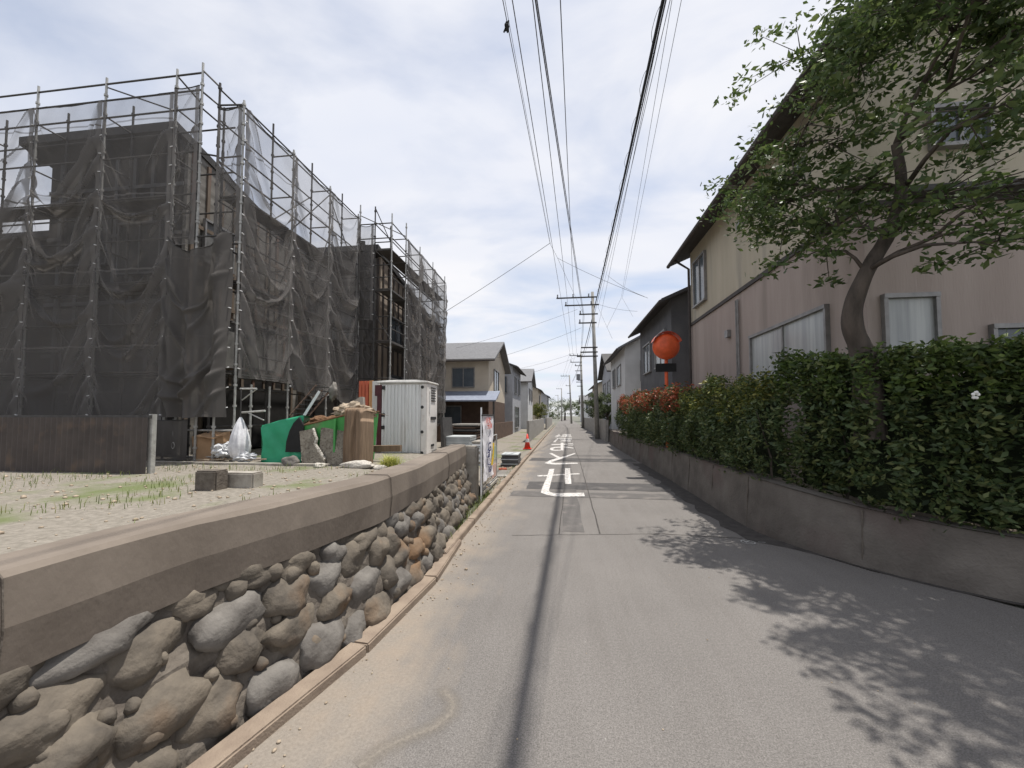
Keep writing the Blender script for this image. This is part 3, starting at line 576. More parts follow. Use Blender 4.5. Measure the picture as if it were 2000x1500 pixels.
def house(label, x0, x1, y0, y1, h, hr, wall, roof, cat='house', axis='y', ov=.45, wins=(), z0=-.05, group=None, split=None, lower=None):
    t = thing('house', ((x0 + x1) / 2, (y0 + y1) / 2, z0), label, cat, group)
    if split: MB().box(x0, x1, y0, y1, z0, split).build('lower_wall', M[lower], t); zb = split; x0w, x1w, y0w, y1w = x0 + .004, x1 - .004, y0 + .004, y1 - .004
    else: zb = z0; x0w, x1w, y0w, y1w = x0, x1, y0, y1
    b = MB(); b.box(x0w, x1w, y0w, y1w, zb, h)
    if axis == 'y': cx = (x0w + x1w) / 2; b.prism([(x0w, y0w, h), (x1w, y0w, h), (cx, y0w, h + hr * .97)], (0, y1w - y0w, 0))
    else: cy = (y0w + y1w) / 2; b.prism([(x0w, y0w, h), (x0w, y1w, h), (x0w, cy, h + hr * .97)], (x1w - x0w, 0, 0))
    b.build('wall', M[wall], t); th = .12; r = MB(); g = MB()
    if axis == 'y':
        cx = (x0 + x1) / 2; k = hr / (cx - x0); e = h - ov * k
        for sx, xe in ((1, x0 - ov), (-1, x1 + ov)): r.prism([(xe, y0 - ov, e), (cx, y0 - ov, h + hr), (cx, y0 - ov, h + hr + th), (xe, y0 - ov, e + th)], (0, y1 - y0 + 2 * ov, 0))
        for xe in (x0 - ov - .05, x1 + ov + .05): MB().tube((xe, y0 - ov, e + .02), (xe, y1 + ov, e + .02), .055, 8).build('gutter', M['belt'], t)
    else:
        cy = (y0 + y1) / 2; k = hr / (cy - y0); e = h - ov * k
        for ye in (y0 - ov, y1 + ov): r.prism([(x0 - ov, ye, e), (x0 - ov, cy, h + hr), (x0 - ov, cy, h + hr + th), (x0 - ov, ye, e + th)], (x1 - x0 + 2 * ov, 0, 0))
        g.tube((x0 - ov, y0 - ov - .05, e + .02), (x1 + ov, y0 - ov - .05, e + .02), .055, 8)
    r.build('roof', M[roof], t)
    if g.v: g.build('gutter', M['belt'], t)
    for wv in wins: window(t, *wv)
    return t
# right-hand near house
HX, HY0, HY1 = 4.2, 5.95, 13.3
t = thing('house', (8, 9.5, 0), 'large beige two-storey house with pinkish lower wall behind the garden tree', 'house')
MB().box(HX, 12.5, HY0, HY1, 0, 4.45).build('lower_wall', M['pinkw'], t)
MB().box(HX + .01, 12.49, HY0 + .01, HY1 - .01, 4.45, 6.9).build('upper_wall', M['beige'], t)
MB().box(HX - .04, 12.54, HY0 - .04, HY1 + .04, 4.44, 4.53).build('belt_course', M['belt'], t)
b = MB(); b.box(4.6, 9, HY0 - .25, HY0 - .045, 4.52, 4.60)
b.prism([(HX - .5, HY0 - .6, 6.62), (8.35, HY0 - .6, 8.6), (8.35, HY0 - .6, 8.74), (HX - .5, HY0 - .6, 6.76)], (0, HY1 - HY0 + 1.1, 0)); b.prism([(13, HY0 - .6, 6.62), (8.35, HY0 - .6, 8.6), (8.35, HY0 - .6, 8.74), (13, HY0 - .6, 6.76)], (0, HY1 - HY0 + 1.1, 0))
b.build('roof', M['roofd'], t)
MB().prism([(HX + .02, HY0 + .02, 6.89), (12.48, HY0 + .02, 6.89), (8.35, HY0 + .02, 8.6)], (0, HY1 - HY0 - .04, 0)).build('gable_wall', M['beige'], t)
MB().path([(HX - .55, HY0 - .6, 6.66), (HX - .55, HY1 + .5, 6.62)], .06, 8).build('gutter', M['belt'], t)
MB().path([(HX - .5, HY1 - .1, 6.6), (HX - .07, HY1 - .1, 6.3), (HX - .07, HY1 - .1, .5)], .04, 8).build('downpipe', M['belt'], t)
window(t, 'W', 11.9, 12.8, 4.95, 6.3, HX, 'glass'); window(t, 'W', 6.75, 9.2, 2.15, 3.25, HX, 'frost'); window(t, 'S', 4.42, 5.0, 2.35, 3.15, HY0, 'frost', mull=0); window(t, 'S', 5.1, 5.75, 5.25, 5.75, HY0, 'glass')
window(t, 'S', 5.7, 6.6, 2.2, 2.7, HY0, 'glass')
for y, z in ((7.3, 5.9), (9.6, 6.0), (10.4, 3.6)):
    b = MB(); b.box(HX - .09, HX + .01, y - .09, y + .09, z - .09, z + .09); b.build('vent_hood', M['alu'], t)
b = MB(); b.path([(HX - .05, 9.8, 4.3), (HX - .05, 9.8, 1.0)], .025, 8); b.path([(HX - .05, 9.9, 4.3), (HX - .05, 9.9, 1.0)], .018, 8); b.build('pipe', M['alu'], t)
house('charcoal clad house beyond the beige house, behind the orange mirror', 4.1, 11, 15.2, 21, 5.9, 1.5, 'wdark', 'roofd', axis='y', wins=(('W', 16, 17.6, 3.6, 4.9, 4.1, 'frost'), ('W', 18.6, 20, 3.6, 4.9, 4.1), ('S', 5, 6.4, 3.8, 4.9, 15.2)))
house('pale rendered house next to the first utility pole on the right', 3.7, 10, 23.5, 30, 5.6, 1.7, 'wwhite', 'roofg', axis='y', wins=(('W', 25, 26.5, 3.5, 4.7, 3.7), ('W', 27.5, 28.6, 3.5, 4.7, 3.7), ('W', 24.5, 26.5, .9, 2.4, 3.7, 'frost'), ('S', 4.6, 6, 3.6, 4.7, 23.5)))
house('grey house with brown windows third along the right side of the road', 4.2, 11, 33.5, 41, 5.4, 1.8, 'wgrey', 'roofd', axis='x', wins=(('W', 34.6, 36.4, 3.3, 4.6, 4.2), ('W', 38, 39.8, 3.3, 4.6, 4.2), ('W', 35, 37, .8, 2.3, 4.2), ('S', 5, 6.8, 3.4, 4.5, 33.5)))
house('small cream house at the far right end of the street', 4.2, 12, 46, 54, 5.2, 1.8, 'wcream', 'roofg', axis='y', wins=(('W', 47.5, 49.5, 3.2, 4.4, 4.2), ('W', 51, 53, 3.2, 4.4, 4.2), ('S', 5.5, 7.5, 3.2, 4.4, 46)))
house('distant white house past the bend on the right', 4.8, 12, 62, 72, 5.2, 1.8, 'wwhite', 'roofb', axis='y', wins=(('W', 64, 66, 3.2, 4.4, 4.8), ('S', 6, 8, 3.2, 4.4, 62)))
# left-hand houses beyond the site
t = house('cream house with grey tiled roof and brown ground floor left of the road', -12.5, -4.3, 23.2, 30, 5.0, 1.5, 'wcream', 'roofg', axis='x', split=2.5, lower='wbrown', wins=(('S', -9.6, -8, 3.3, 4.5, 23.2), ('S', -6.5, -5.2, 3.3, 4.4, 23.2), ('E', 25, 26.8, 3.2, 4.5, -4.3, 'glass'), ('S', -8.5, -6.0, .6, 2.1, 23.2)))
b = MB(); b.prism([(-12.6, 21.6, 2.35), (-12.6, 23.2, 2.95), (-12.6, 23.2, 3.03), (-12.6, 21.6, 2.43)], (9, 0, 0)); b.build('porch_roof', M['roofb'], t)
for x in (-12.4, -8, -3.75): MB().box(x - .05, x + .05, 21.75, 21.85, 0, 2.4).build('post', M['steeld'], t)
house('grey two-storey house with dark windows, second on the left side', -12, -4.0, 32.5, 39, 5.7, 1.5, 'wgrey', 'roofd', axis='y', wins=(('E', 33.8, 35.2, 3.5, 4.9, -4.0), ('E', 36.6, 38, 3.5, 4.9, -4.0), ('E', 34, 37, .5, 2.3, -4.0), ('S', -8, -6.4, 3.5, 4.8, 32.5), ('S', -5.4, -4.5, 3.5, 4.8, 32.5)))
house('white house with a low grey roof, third on the left side', -11, -3.6, 43, 50, 5.4, 1.6, 'wwhite', 'roofg', axis='x', wins=(('E', 44.5, 46, 3.3, 4.6, -3.6), ('E', 47.4, 49, 3.3, 4.6, -3.6), ('S', -6, -4.6, 3.3, 4.6, 43)))
house('brown and cream house fourth on the left side, near the end of the road', -10, -3.2, 56, 64, 5.3, 1.6, 'wcream', 'roofd', axis='y', wins=(('E', 57.5, 59.5, 3.2, 4.5, -3.2), ('S', -6, -4.4, 3.2, 4.5, 56)))
house('faint grey house at the far left end of the road', -9, -2.6, 74, 84, 5.3, 1.7, 'wgrey', 'roofb', axis='y', wins=(('E', 76, 79, 3.2, 4.5, -2.6), ('S', -6, -4, 3.2, 4.5, 74)))
house('distant house closing the view where the road bends', 5.2, 12.5, 100, 110, 5.0, 1.8, 'wwhite', 'roofg', axis='x', wins=(('S', 6.2, 8.2, 3.2, 4.4, 100), ('S', 9.4, 11.2, 3.2, 4.4, 100)))
# garden walls on the left
b = MB(); b.box(-4.0, -3.85, 21.2, 31.5, 0, 1.1); b.box(-12, -4.0, 21.2, 21.35, 0, 1.1); tag(b.build('block_garden_wall', M['wbrown']), 'brown low garden wall in front of the cream house', 'wall')
tag(MB().box(-2.0, -1.85, 23, 43, 0, 1.25).build('block_garden_wall', M['block']), 'grey block garden wall along the left kerb beyond the site', 'wall')
tag(MB().box(-1.75, -1.6, 44, 72, 0, 1.3).build('block_garden_wall', M['block']), 'long grey block wall along the left kerb in the distance', 'wall')
def fartree(x, y, h, r, label, seed, mt='leaff'):
    t = thing('street_tree', (x, y, 0), label, 'tree', None); rn = random.Random(seed); b = MB(); b.path([(x, y, 0), (x + .1, y, h * .3), (x, y + .1, h * .6)], [r * .1, r * .07, .03], 8)
    f = MB()
    for k in range(60):
        d = Vector((rn.gauss(0, 1), rn.gauss(0, 1), rn.gauss(0, 1))).normalized() * rn.random() ** .4; q = Vector((x + d.x * r, y + d.y * r, h * .62 + d.z * h * .36))
        if k % 5 == 0: b.path([(x, y, h * .4), q], [.04, .01], 5)
        clump(f, q, r * .3, 60, .05 + r * .025, rn)
    b.build('trunk', M['bark'], t); f.build('crown', M[mt], t)
fartree(3.6, 31.8, 3.6, .9, 'small green garden tree between the pale house and the grey house', 1)
fartree(3.7, 43.5, 4.2, 1.2, 'rounded green tree in a garden on the right side of the road', 2)
fartree(-2.8, 52.5, 3.4, 1.1, 'yellowish green tree by the left kerb far down the road', 3, 'leafy')
fartree(1.2, 132, 7.5, 3.4, 'broad tree at the vanishing point of the road', 4)
fartree(-5.2, 128, 8, 3.6, 'distant tree left of the vanishing point', 5)
fartree(8, 128, 8.5, 3.6, 'distant tree right of the vanishing point', 6)
tag(MB().box(2.62, 2.78, 24, 33, 0, 1.3).build('block_garden_wall', M['block']), 'pale block garden wall in front of the pale rendered house', 'wall')
tag(MB().box(2.9, 3.05, 34, 56, 0, 1.3).build('block_garden_wall', M['block']), 'far block garden wall along the right side of the road', 'wall')

b = MB(); rn = random.Random(77)
for k in range(260):
    x = rn.uniform(-75, 95); clump(b, (x, 186 + rn.uniform(-4, 4), rn.uniform(.5, 5.5) + 2.5 * noise.noise(Vector((x * .08, 0, 0)))), rn.uniform(1.2, 2.6), 60, .33, rn)
tag(b.build('distant_woodland', M['leaff']), kind='stuff')
# traffic mirror
c = P(1302, 676, Y=10.6); t = thing('traffic_mirror', (c.x + .05, 10.75, .7), 'round orange-backed traffic mirror above the red-tipped hedge', 'traffic mirror')
MB().tube((c.x + .02, 10.75, .6), (c.x + .02, 10.75, c.z + .3), .045, 12).build('post', M['mirror_o'], t)
b = MB(); seg = 32; prof = [(.0, -.16), (.12, -.145), (.24, -.10), (.32, -.03), (.345, .02), (.345, .05), (.31, .05)]
for r_, d_ in prof:
    for k in range(seg): a = 2 * math.pi * k / seg; b.v.append((c.x + r_ * math.cos(a), 10.62 + d_, c.z + r_ * math.sin(a)))
for i in range(len(prof) - 1):
    for k in range(seg): k2 = (k + 1) % seg; b.f.append((i * seg + k, i * seg + k2, (i + 1) * seg + k2, (i + 1) * seg + k))
b.build('housing', M['mirror_o'], t, smooth=True)
b = MB(); b.grid(lambda u, v: (c.x + .375 * math.cos(math.pi * (.1 + .8 * u)), 10.5 + .3 * v, c.z + .375 * math.sin(math.pi * (.1 + .8 * u))), 20, 2); b.build('hood', M['mirror_o'], t)
MB().box(c.x - .26, c.x + .26, 10.69, 10.71, c.z - .66, c.z - .44).build('plate', M['black'], t)

for dz in (-.2, .15): MB().box(c.x - .07, c.x + .1, 10.6, 10.8, c.z + dz - .02, c.z + dz + .02).build('bracket', M['steel'], t)
# traffic cone
c = G(1030, 878); t = thing('traffic_cone', (c.x, c.y, .03), 'red traffic cone by the left kerb beyond the site', 'traffic cone')
MB().path([(c.x, c.y, .06), (c.x, c.y, .3), (c.x, c.y, .72)], [.15, .10, .03], 16).build('cone', M['coner'], t, smooth=True)
MB().box(c.x - .19, c.x + .19, c.y - .19, c.y + .19, .02, .06).build('base', M['coner'], t, bevel=.01)
MB().path([(c.x, c.y, .34), (c.x, c.y, .5)], [.097, .077], 16, False).build('band', M['white'], t)

# ================================================================== BUILDINGS BEHIND THE SHEETS
t = thing('house_under_construction', (-12, 11, .5), 'tall mono-pitch house under works wrapped in black mesh, nearest the camera', 'house')
b = MB(); b.box(-14.0, -9.85, 9.0, 9.12, .5, 8.80); b.box(-14, -13.88, 9.12, 13.6, .5, 8.2); b.build('front_wall', M['darkwood'], t)
b = MB(); b.prism([(-9.75, 9.0, .5), (-9.75, 14.0, .5), (-9.75, 14.0, 7.42), (-9.75, 9.0, 8.80)], (-.12, 0, 0)); b.build('side_wall', M['boardgrey'], t)
b = MB(); b.prism([(-14.5, 8.6, 8.86), (-14.5, 14.3, 7.33), (-14.5, 14.3, 7.5), (-14.5, 8.6, 9.08)], (4.8, 0, 0)); b.build('roof', M['fascia'], t)
b = MB(); b.prism([(-14.4, 8.95, 8.5), (-14.4, 8.95, 8.75), (-14.4, 8.64, 8.84)], (4.6, 0, 0)); b.build('eaves', M['fascia'], t)
b = MB()
for x in (-13.6, -13.0, -12.4, -11.85, -11.3, -10.75, -10.3): b.box(x - .05, x + .05, 8.95, 8.996, 2.6, 8.6)
for z in (3.1, 4.5, 6.3, 7.6): b.box(-13.95, -9.8, 8.93, 8.949, z, z + .1)
b.build('battens', M['wdark'], t)
b = MB()
for k in range(11):
    y = 9.15 + .45 * k; top = 8.65 - (y - 9) * .27; b.box(-9.748, -9.70, y - .045, y + .045, .6, top)
for z in (2.9, 4.6, 5.6, 6.6): b.box(-9.699, -9.66, 9.05, 13.9, z, z + .1)
b.build('cladding_rails', M['lightwood'], t)
for a in ((9.5, 10.4, 5.8, 6.9), (11.2, 12.3, 3.1, 4.4), (12.6, 13.5, 5.2, 6.2), (9.6, 10.9, 3.0, 4.3)): window(t, 'E', *a, -9.70, 'dimglass', 'alu')
for a in ((-13.3, -12.0, 5.6, 7.0), (-11.6, -10.4, 5.3, 6.6), (-13.2, -11.4, 2.2, 3.9)): window(t, 'S', *a, 8.94, 'hole', 'wdark')
MB().box(-9.60, -9.3, 9.6, 12.6, .6, 2.4).build('doorway', M['void'], t)
wing = thing('side_wing', (-17, 11, .5), 'lower dark flat-roofed wing at the left edge behind the mesh', 'building')
MB().box(-21, -14.02, 9.3, 14, .5, 6.55).build('wall', M['darkwood'], wing); MB().box(-21.2, -14.03, 9.1, 14.2, 6.55, 6.72).build('roof', M['fascia'], wing)
t = thing('house_under_construction', (-9.5, 17, .3), 'second mono-pitch house under works, farther down the road behind the toilet cabin', 'house')
b = MB(); b.box(-13, -7.25, 14.7, 14.82, .2, 7.85); b.build('front_wall', M['boardgrey'], t)
MB().prism([(-7.1, 14.7, .2), (-7.1, 22.2, .2), (-7.1, 22.2, 6.35), (-7.1, 14.7, 7.88)], (-.12, 0, 0)).build('side_wall', M['tan'], t)
MB().prism([(-13.2, 14.25, 7.98), (-13.2, 22.6, 6.28), (-13.2, 22.6, 6.46), (-13.2, 14.25, 8.2)], (6.2, 0, 0)).build('roof', M['fascia'], t)
b = MB()
for k in range(15): y = 14.9 + .5 * k; b.box(-7.098, -7.05, y - .04, y + .04, .3, 7.78 - (y - 14.7) * .21)
for x in (-12.5, -11.6, -10.7, -9.8, -8.9, -8.0, -7.2): b.box(x - .04, x + .04, 14.64, 14.698, .3, 7.8)
b.build('studs', M['wbrowngrey'], t)
for a in ((15.4, 16.6, 4.4, 5.6), (17.6, 19, 4.2, 5.3), (19.6, 21, 1.2, 3), (15.6, 17.6, 1.2, 3.2)): window(t, 'E', *a, -7.05, 'glass', 'wdark')
for a in ((-11.4, -9.9, 4.5, 5.9), (-9.3, -8.1, 4.6, 5.6)): window(t, 'S', *a, 14.64, 'frost', 'alu')
MB().box(-7.04, -6.98, 18.2, 19.2, .3, 2.4).build('doorway', M['void'], t)

# ================================================================== SCAFFOLDS
def standard(sc_, x, y, z0, z1, mt='steel', r=.025):
    b = MB(); b.tube((x, y, z0), (x, y, z1), r, 8); b.tube((x, y, z0), (x, y, z0 + .05), .07, 8)
    z = z0 + .3
    while z < z1 - .1: b.tube((x, y, z), (x, y, z + .05), r + .017, 8); z += .475
    z = z0 + 1.9
    while z < z1: b.tube((x, y, z - .09), (x, y, z + .07), r + .008, 8); z += 1.9
    return b.build('standard', M[mt], sc_, smooth=False)
def rail(sc_, p, q, r=.021, name='ledger', mt='steeld'): return MB().tube(p, q, r, 7).build(name, M[mt], sc_)
def deck(sc_, x0, x1, y0, y1, z):
    b = MB(); b.box(x0, x1, y0, y1, z, z + .045)
    return b.build('deck_plank', M['plank'], sc_, bevel=.006)
S1 = thing('scaffold', (-10, 9, .5), 'tall tube scaffold round the first house, nearest the camera', 'scaffold')
XF = [-9.05, -11.0, -12.98, -14.95, -16.9]; YF0, YF1 = 8.0, 8.62
YS = [8.15, 9.9, 11.66, 13.45]; XS0, XS1, XA = -7.4, -8.05, -8.37
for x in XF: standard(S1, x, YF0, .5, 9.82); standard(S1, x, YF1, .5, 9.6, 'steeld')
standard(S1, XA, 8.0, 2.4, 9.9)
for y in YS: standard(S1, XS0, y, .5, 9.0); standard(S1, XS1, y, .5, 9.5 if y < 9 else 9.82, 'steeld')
for z in (2.5, 3.7, 4.7, 5.7, 6.73, 7.75, 8.80, 9.24, 9.66):
    for k in range(4): rail(S1, (XF[k + 1], YF0, z), (XF[k], YF0, z))
    rail(S1, (XF[0], YF0, z), (XA, YF0, z))
    if z < 6: rail(S1, (XA, YF0, z), (XS0, YF0 + .02, z))
for z in (2.5, 4.62, 6.65, 8.75):
    for k in range(4): rail(S1, (XF[k + 1], YF1, z), (XF[k], YF1, z))
for z in (2.5, 3.0, 3.7, 4.62, 5.1, 5.6, 6.65, 7.1, 7.6, 8.85):
    for k in range(3): rail(S1, (XS0, YS[k], z), (XS0, YS[k + 1], z))
for z in (2.5, 4.62, 5.6, 6.65, 7.6, 8.6, 9.35):
    for k in range(3): rail(S1, (XS1, YS[k], z), (XS1, YS[k + 1], z))
for z in (2.5, 4.6, 5.55, 6.62, 7.65, 8.85):
    for y in YS: rail(S1, (XS1, y, z), (XS0, y, z), .02, 'transom')
    for x in XF: rail(S1, (x, YF0, z), (x, YF1, z), .02, 'transom')
for p, q in (((XA, 8.0, 9.72), (XS1, 8.2, 9.4)), ((XA, 8.0, 9.2), (XS1, 8.3, 8.95)), ((XS1, 8.15, 8.95), (XS0, 8.15, 8.9)), ((XF[0], YF0, 9.66), (XF[0], YF1, 9.5)), ((XA, 8.0, 8.8), (XA, 8.6, 8.8)), ((XA, 8.0, 7.7), (XS1, 8.15, 7.7)), ((XF[0], YF1, 8.75), (XS1, YF1, 8.75)), ((XF[0], YF1, 7.6), (XS1, YF1, 7.6)), ((XF[0], YF1, 6.6), (XS1, YF1, 6.6))): rail(S1, p, q)
standard(S1, XA, YF1, 2.4, 9.3, 'steeld')
for z in (2.55, 4.66, 6.70):
    for k in range(4): deck(S1, XF[k + 1] + .03, XF[k] - .03, YF0 + .06, YF1 - .06, z)
    for k in range(3): deck(S1, XS1 + .06, XS0 - .06, YS[k] + .03, YS[k + 1] - .03, z)
def brace(s, p, q): rail(s, p, q, .017, 'brace', 'steeld')
for p, q in (((XF[1], YF0 + .03, 9.6), (XF[0], YF0 + .03, 8.8)), ((XF[2], YF0 + .03, 4.6), (XF[1], YF0 + .03, 2.5)), ((XF[1], YF0 + .03, 4.6), (XF[0], YF0 + .03, 2.5)),
             ((XS0 - .03, YS[1], 6.6), (XS0 - .03, YS[2], 4.7)), ((XS0 - .03, YS[2], 4.7), (XS0 - .03, YS[3], 6.6)), ((XS0 - .03, YS[1], 2.6), (XS0 - .03, YS[2], 4.6)), ((XS0 - .03, YS[2], 8.7), (XS0 - .03, YS[3], 6.7)), ((XS0 - .03, YS[1], 6.7), (XS0 - .03, YS[2], 8.7)),
             ((XS1, YS[1], 7.0), (XS1, YS[2], 8.7)), ((XS1, YS[2], 6.8), (XS1, YS[3], 5.0)), ((XS1, YS[0], 7.6), (XS1, YS[1], 6.7)), ((XS1, YS[2], 4.6), (XS1, YS[3], 2.6))): brace(S1, p, q)
for x in (-8.72, -8.2, -7.75): standard(S1, x, 7.98, .5, 1.62)
for z in (1.22, .62): rail(S1, (XF[0], YF0 + .05, z), (XS0, YF0 + .05, z), .022, 'ledger', 'steel'); rail(S1, (XS0, YF0 + .05, z), (XS0 + .5, YF0 + .05, z), .022, 'ledger', 'steel')
for y in (8.6, 9.2): standard(S1, XS0 + .02, y, .5, 2.3)
for z in (2.2, 1.3):
    for k in range(3): rail(S1, (XS1, YS[k], z), (XS1, YS[k + 1], z))
S2 = thing('scaffold', (-7, 17, .3), 'second tube scaffold, behind the toilet cabin farther down the road', 'scaffold')
Y2 = [13.47, 14.8, 16.35, 18.1, 20.05]; X20, X21 = -6.1, -6.75
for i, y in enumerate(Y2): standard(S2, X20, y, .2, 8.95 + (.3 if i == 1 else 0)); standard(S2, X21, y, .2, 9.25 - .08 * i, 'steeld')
standard(S2, -7.33, 13.47, .2, 9.35)
for z in (2.4, 2.9, 4.2, 4.7, 5.15, 6.1, 6.6, 7.05, 7.6, 8.05, 8.6):
    for k in range(4): rail(S2, (X20, Y2[k], z), (X20, Y2[k + 1], z)); 
    if z in (4.2, 6.1, 7.6, 8.6):
        for k in range(4): rail(S2, (X21, Y2[k], z), (X21, Y2[k + 1], z))
    rail(S2, (-7.33, 13.47, z), (X20, 13.47, z))
for z in (2.4, 4.2, 5.15, 6.1, 7.05, 7.9, 8.6):
    for y in Y2: rail(S2, (X21, y, z), (X20, y, z), .02, 'transom')
for z in (2.45, 4.25, 6.15, 7.64):
    for k in range(4): deck(S2, X21 + .05, X20 - .05, Y2[k] + .03, Y2[k + 1] - .03, z)
for k, (a, c) in enumerate(((6.1, 4.3), (4.3, 6.1), (6.1, 7.5), (4.3, 2.5))): brace(S2, (X20 - .03, Y2[k % 4], a), (X20 - .03, Y2[k % 4 + 1], c))
brace(S2, (X21, 13.47, 9.2), (X21, 14.8, 8.5)); brace(S2, (-7.33, 13.47, 8.95), (X20, 14.8, 8.7)); brace(S2, (-7.33, 13.5, 6.1), (X20, 13.5, 4.3))

# ------------------------------------------------------------------ mesh sheets
GN = 'black mesh sheets hung on the scaffolding'
tie_me = None
def net(p, q, z0, z1, label, m='net', amp=.10, seed=0, nu=76, nv=170, nr=None, sagtop=.10, sagbot=.05, fold=1.0, ties=True, curtain=False, vbot=0):
    global tie_me
    p, q = Vector(p), Vector(q); d = q - p; n = Vector((d.y, -d.x, 0)).normalized() * (nr or 1); Ht = z1 - z0
    t = thing('mesh_sheet', ((p.x + q.x) / 2, (p.y + q.y) / 2, z0), label, 'mesh sheet', GN); rs = random.Random(seed)
    sw = [(.45 * rs.randint(1, max(2, int(Ht / .45))), rs.uniform(.45, 1.7), rs.uniform(.07, .17), rs.choice((-1, -1, 0, 1, 1)) * rs.uniform(.2, 1.2), rs.uniform(.05, .11)) for _ in range(int(Ht * .8))]
    vf = [(e_, .45 * kk + .2, rs.uniform(.12, .42), rs.uniform(.03, .08), rs.uniform(1.0, 3.0), rs.uniform(.018, .034)) for kk in range(1, int(Ht / .45) + 1) for e_ in (0, 1) if rs.random() < .7]
    den = []
    def fn(u, v, rec=False):
        dd = 0; s = math.sin(math.pi * u); h = Ht * v; zz = z0 + h - vbot * (abs(u - .5) * 2 - .5) * -1 * (1 - v) ** 4 - sagtop * s * v - sagbot * s * (1 - v) * noise.noise(Vector((u * 3, seed, 0)))
        o = amp * s * (.6 + .5 * noise.noise(Vector((u * 2, h * .45, seed))))
        for c, sg, a, sl, wd_ in sw:                                     # swags: U-shaped creases from pole to pole
            y_ = h - (c - sg * 4 * u * (1 - u) + sl * (u - .5)); g_ = math.exp(-(y_ / wd_) ** 2); o += fold * a * s ** .5 * g_; dd += .6 * math.exp(-((y_ + .06) / .06) ** 2) * (1 - .5 * s)
        for e_, hc, k, a, ln_, w0 in vf:                            # pulls fanning down from the ties on either pole
            dh = hc - h
            if dh < -.1 or dh > ln_: continue
            uu = k * max(dh, 0) ** .85 / d.length * 1.6; y_ = (u if e_ == 0 else 1 - u) - uu; wd_ = w0 + .013 * max(dh, 0); g_ = math.exp(-(y_ / wd_) ** 2) * (1 - max(dh, 0) / ln_) ** .6 * min(1, (dh + .1) * 6)
            o += fold * a * g_ * min(1, (min(u, 1 - u) * d.length / .12)) * 1.9; dd += .75 * min(1, max(dh * 3 + .2, 0)) * math.exp(-((y_ + wd_) / (wd_ * .8)) ** 2) * (1 - max(dh, 0) / ln_)
        o += fold * .03 * noise.noise(Vector((u * 6, h * .6, seed + 4))) * s ** .4 + fold * .006 * noise.noise(Vector((u * 10, h * 4, seed)))
        if curtain: o += .09 * math.sin(u * 19 + noise.noise(Vector((u * 3, h * .5, seed))) * 2) * (1 - .3 * v)
        ed = min(u, 1 - u) * d.length; dd += (1.1 if ed < .09 else 0) / max(fold, .1)
        if rec: den.append(min(1, dd * fold + .12 * noise.noise(Vector((u * 5, h * .8, seed + 9)))))
        x = p + d * u + n * (o + .062 + (.13 * min(1, s * 4) if curtain else 0)); x -= n * (.0 if u < .5 else .006); return (x.x, x.y, zz)
    oc = MB().grid(lambda u, v: fn(u, v, True), nu, nv).build('cloth', M[m], t, smooth=True); at = oc.data.attributes.new('den', 'FLOAT', 'POINT'); at.data.foreach_set('value', den)
    b = MB(); b.path([fn(i / 12, 1) for i in range(13)], .012, 5); b.build('hem', M['fascia'], t)
    if ties:
        z = z0 + .2
        while z < z1:
            if tie_me is None:
                bb = MB(); bb.tube((-.035, 0, 0), (.035, 0, .0), .011, 6); o = bb.build('tie', M['tie'], None, smooth=True); tie_me = o.data; bpy.data.objects.remove(o)
            o = bpy.data.objects.new('tie', tie_me); col.objects.link(o); o.parent = t; lc = p + n * .075 - ORG[t.name]; o.location = (lc.x, lc.y, z - z0); o.rotation_euler = (0, rs.uniform(-.3, .3), math.atan2(d.y, d.x)); z += .45
    return t
names = ['just left of the front corner pole', 'second bay left of the front corner', 'third bay left of the front corner', 'at the left edge of the picture']
for k in range(4): net((XF[k], YF0, 0), (XF[k + 1], YF0, 0), 1.36, 9.2, 'tall black mesh sheet on the scaffold front, ' + names[k], seed=10 + k, nr=-1, sagtop=.10, amp=.13)
net((XF[0] - .02, YF0 + .03, 0), (XF[4], YF0 + .03, 0), 1.34, 4.4, 'darker second layer of black mesh behind the front bays', seed=31, nr=1, fold=.6, ties=False, m='net', sagtop=.25, nu=120)
net((XS0, YF0, 0), (XF[0], YF0, 0), 1.52, 5.7, 'dense black mesh curtain hanging at the front corner above the cardboard box', m='netdense', seed=20, nr=-1, amp=.10, curtain=True, sagtop=.45, nu=90)
net((XA, YF0, 0), (XF[0], YF0, 0), 5.5, 9.3, 'narrow thin mesh sheet at the top of the front corner', seed=21, nr=-1, amp=.03, sagtop=.05, ties=False, fold=.5)
net((XS0, 8.17, 0), (XS1, 8.17, 0), 5.6, 8.85, 'small mesh sheet set back behind the front corner poles', seed=22, nr=-1, amp=.03, ties=False, fold=.4)
sn = ['first bay from the corner', 'middle bay', 'third bay, above the ladder']
for k in range(3):
    net((XS0, YS[k], 0), (XS0, YS[k + 1], 0), (2.42, 2.15, 2.0)[k], 8.82, 'black mesh sheet on the near scaffold\'s road side, ' + sn[k], seed=(40, 43, 46)[k], sagbot=.0, amp=.14, sagtop=.2, vbot=(0, .35, .7)[k])
    net((XS0 - .12, YS[k], 0), (XS0 - .12, YS[k + 1], 0), (2.5, 2.6, 2.6)[k], 6.5 - .2 * k, 'loose inner mesh layer behind the road side sheet, ' + sn[k], seed=(71, 73, 76)[k], amp=-.10, sagtop=.5, ties=False, m='net')
net((XS0 - .02, YS[3] + .02, 0), (XS0 + .12, YS[3] + .75, 0), 2.2, 8.0, 'gathered dark mesh sheet at the junction of the two scaffolds', m='netdense', seed=50, amp=.05, curtain=True, ties=False)
net((X21, 13.44, 0), (-7.33, 13.44, 0), 5.0, 8.55, 'mesh sheet on the front of the second scaffold left of its opening', seed=55, nr=-1, sagtop=.1, fold=.5)
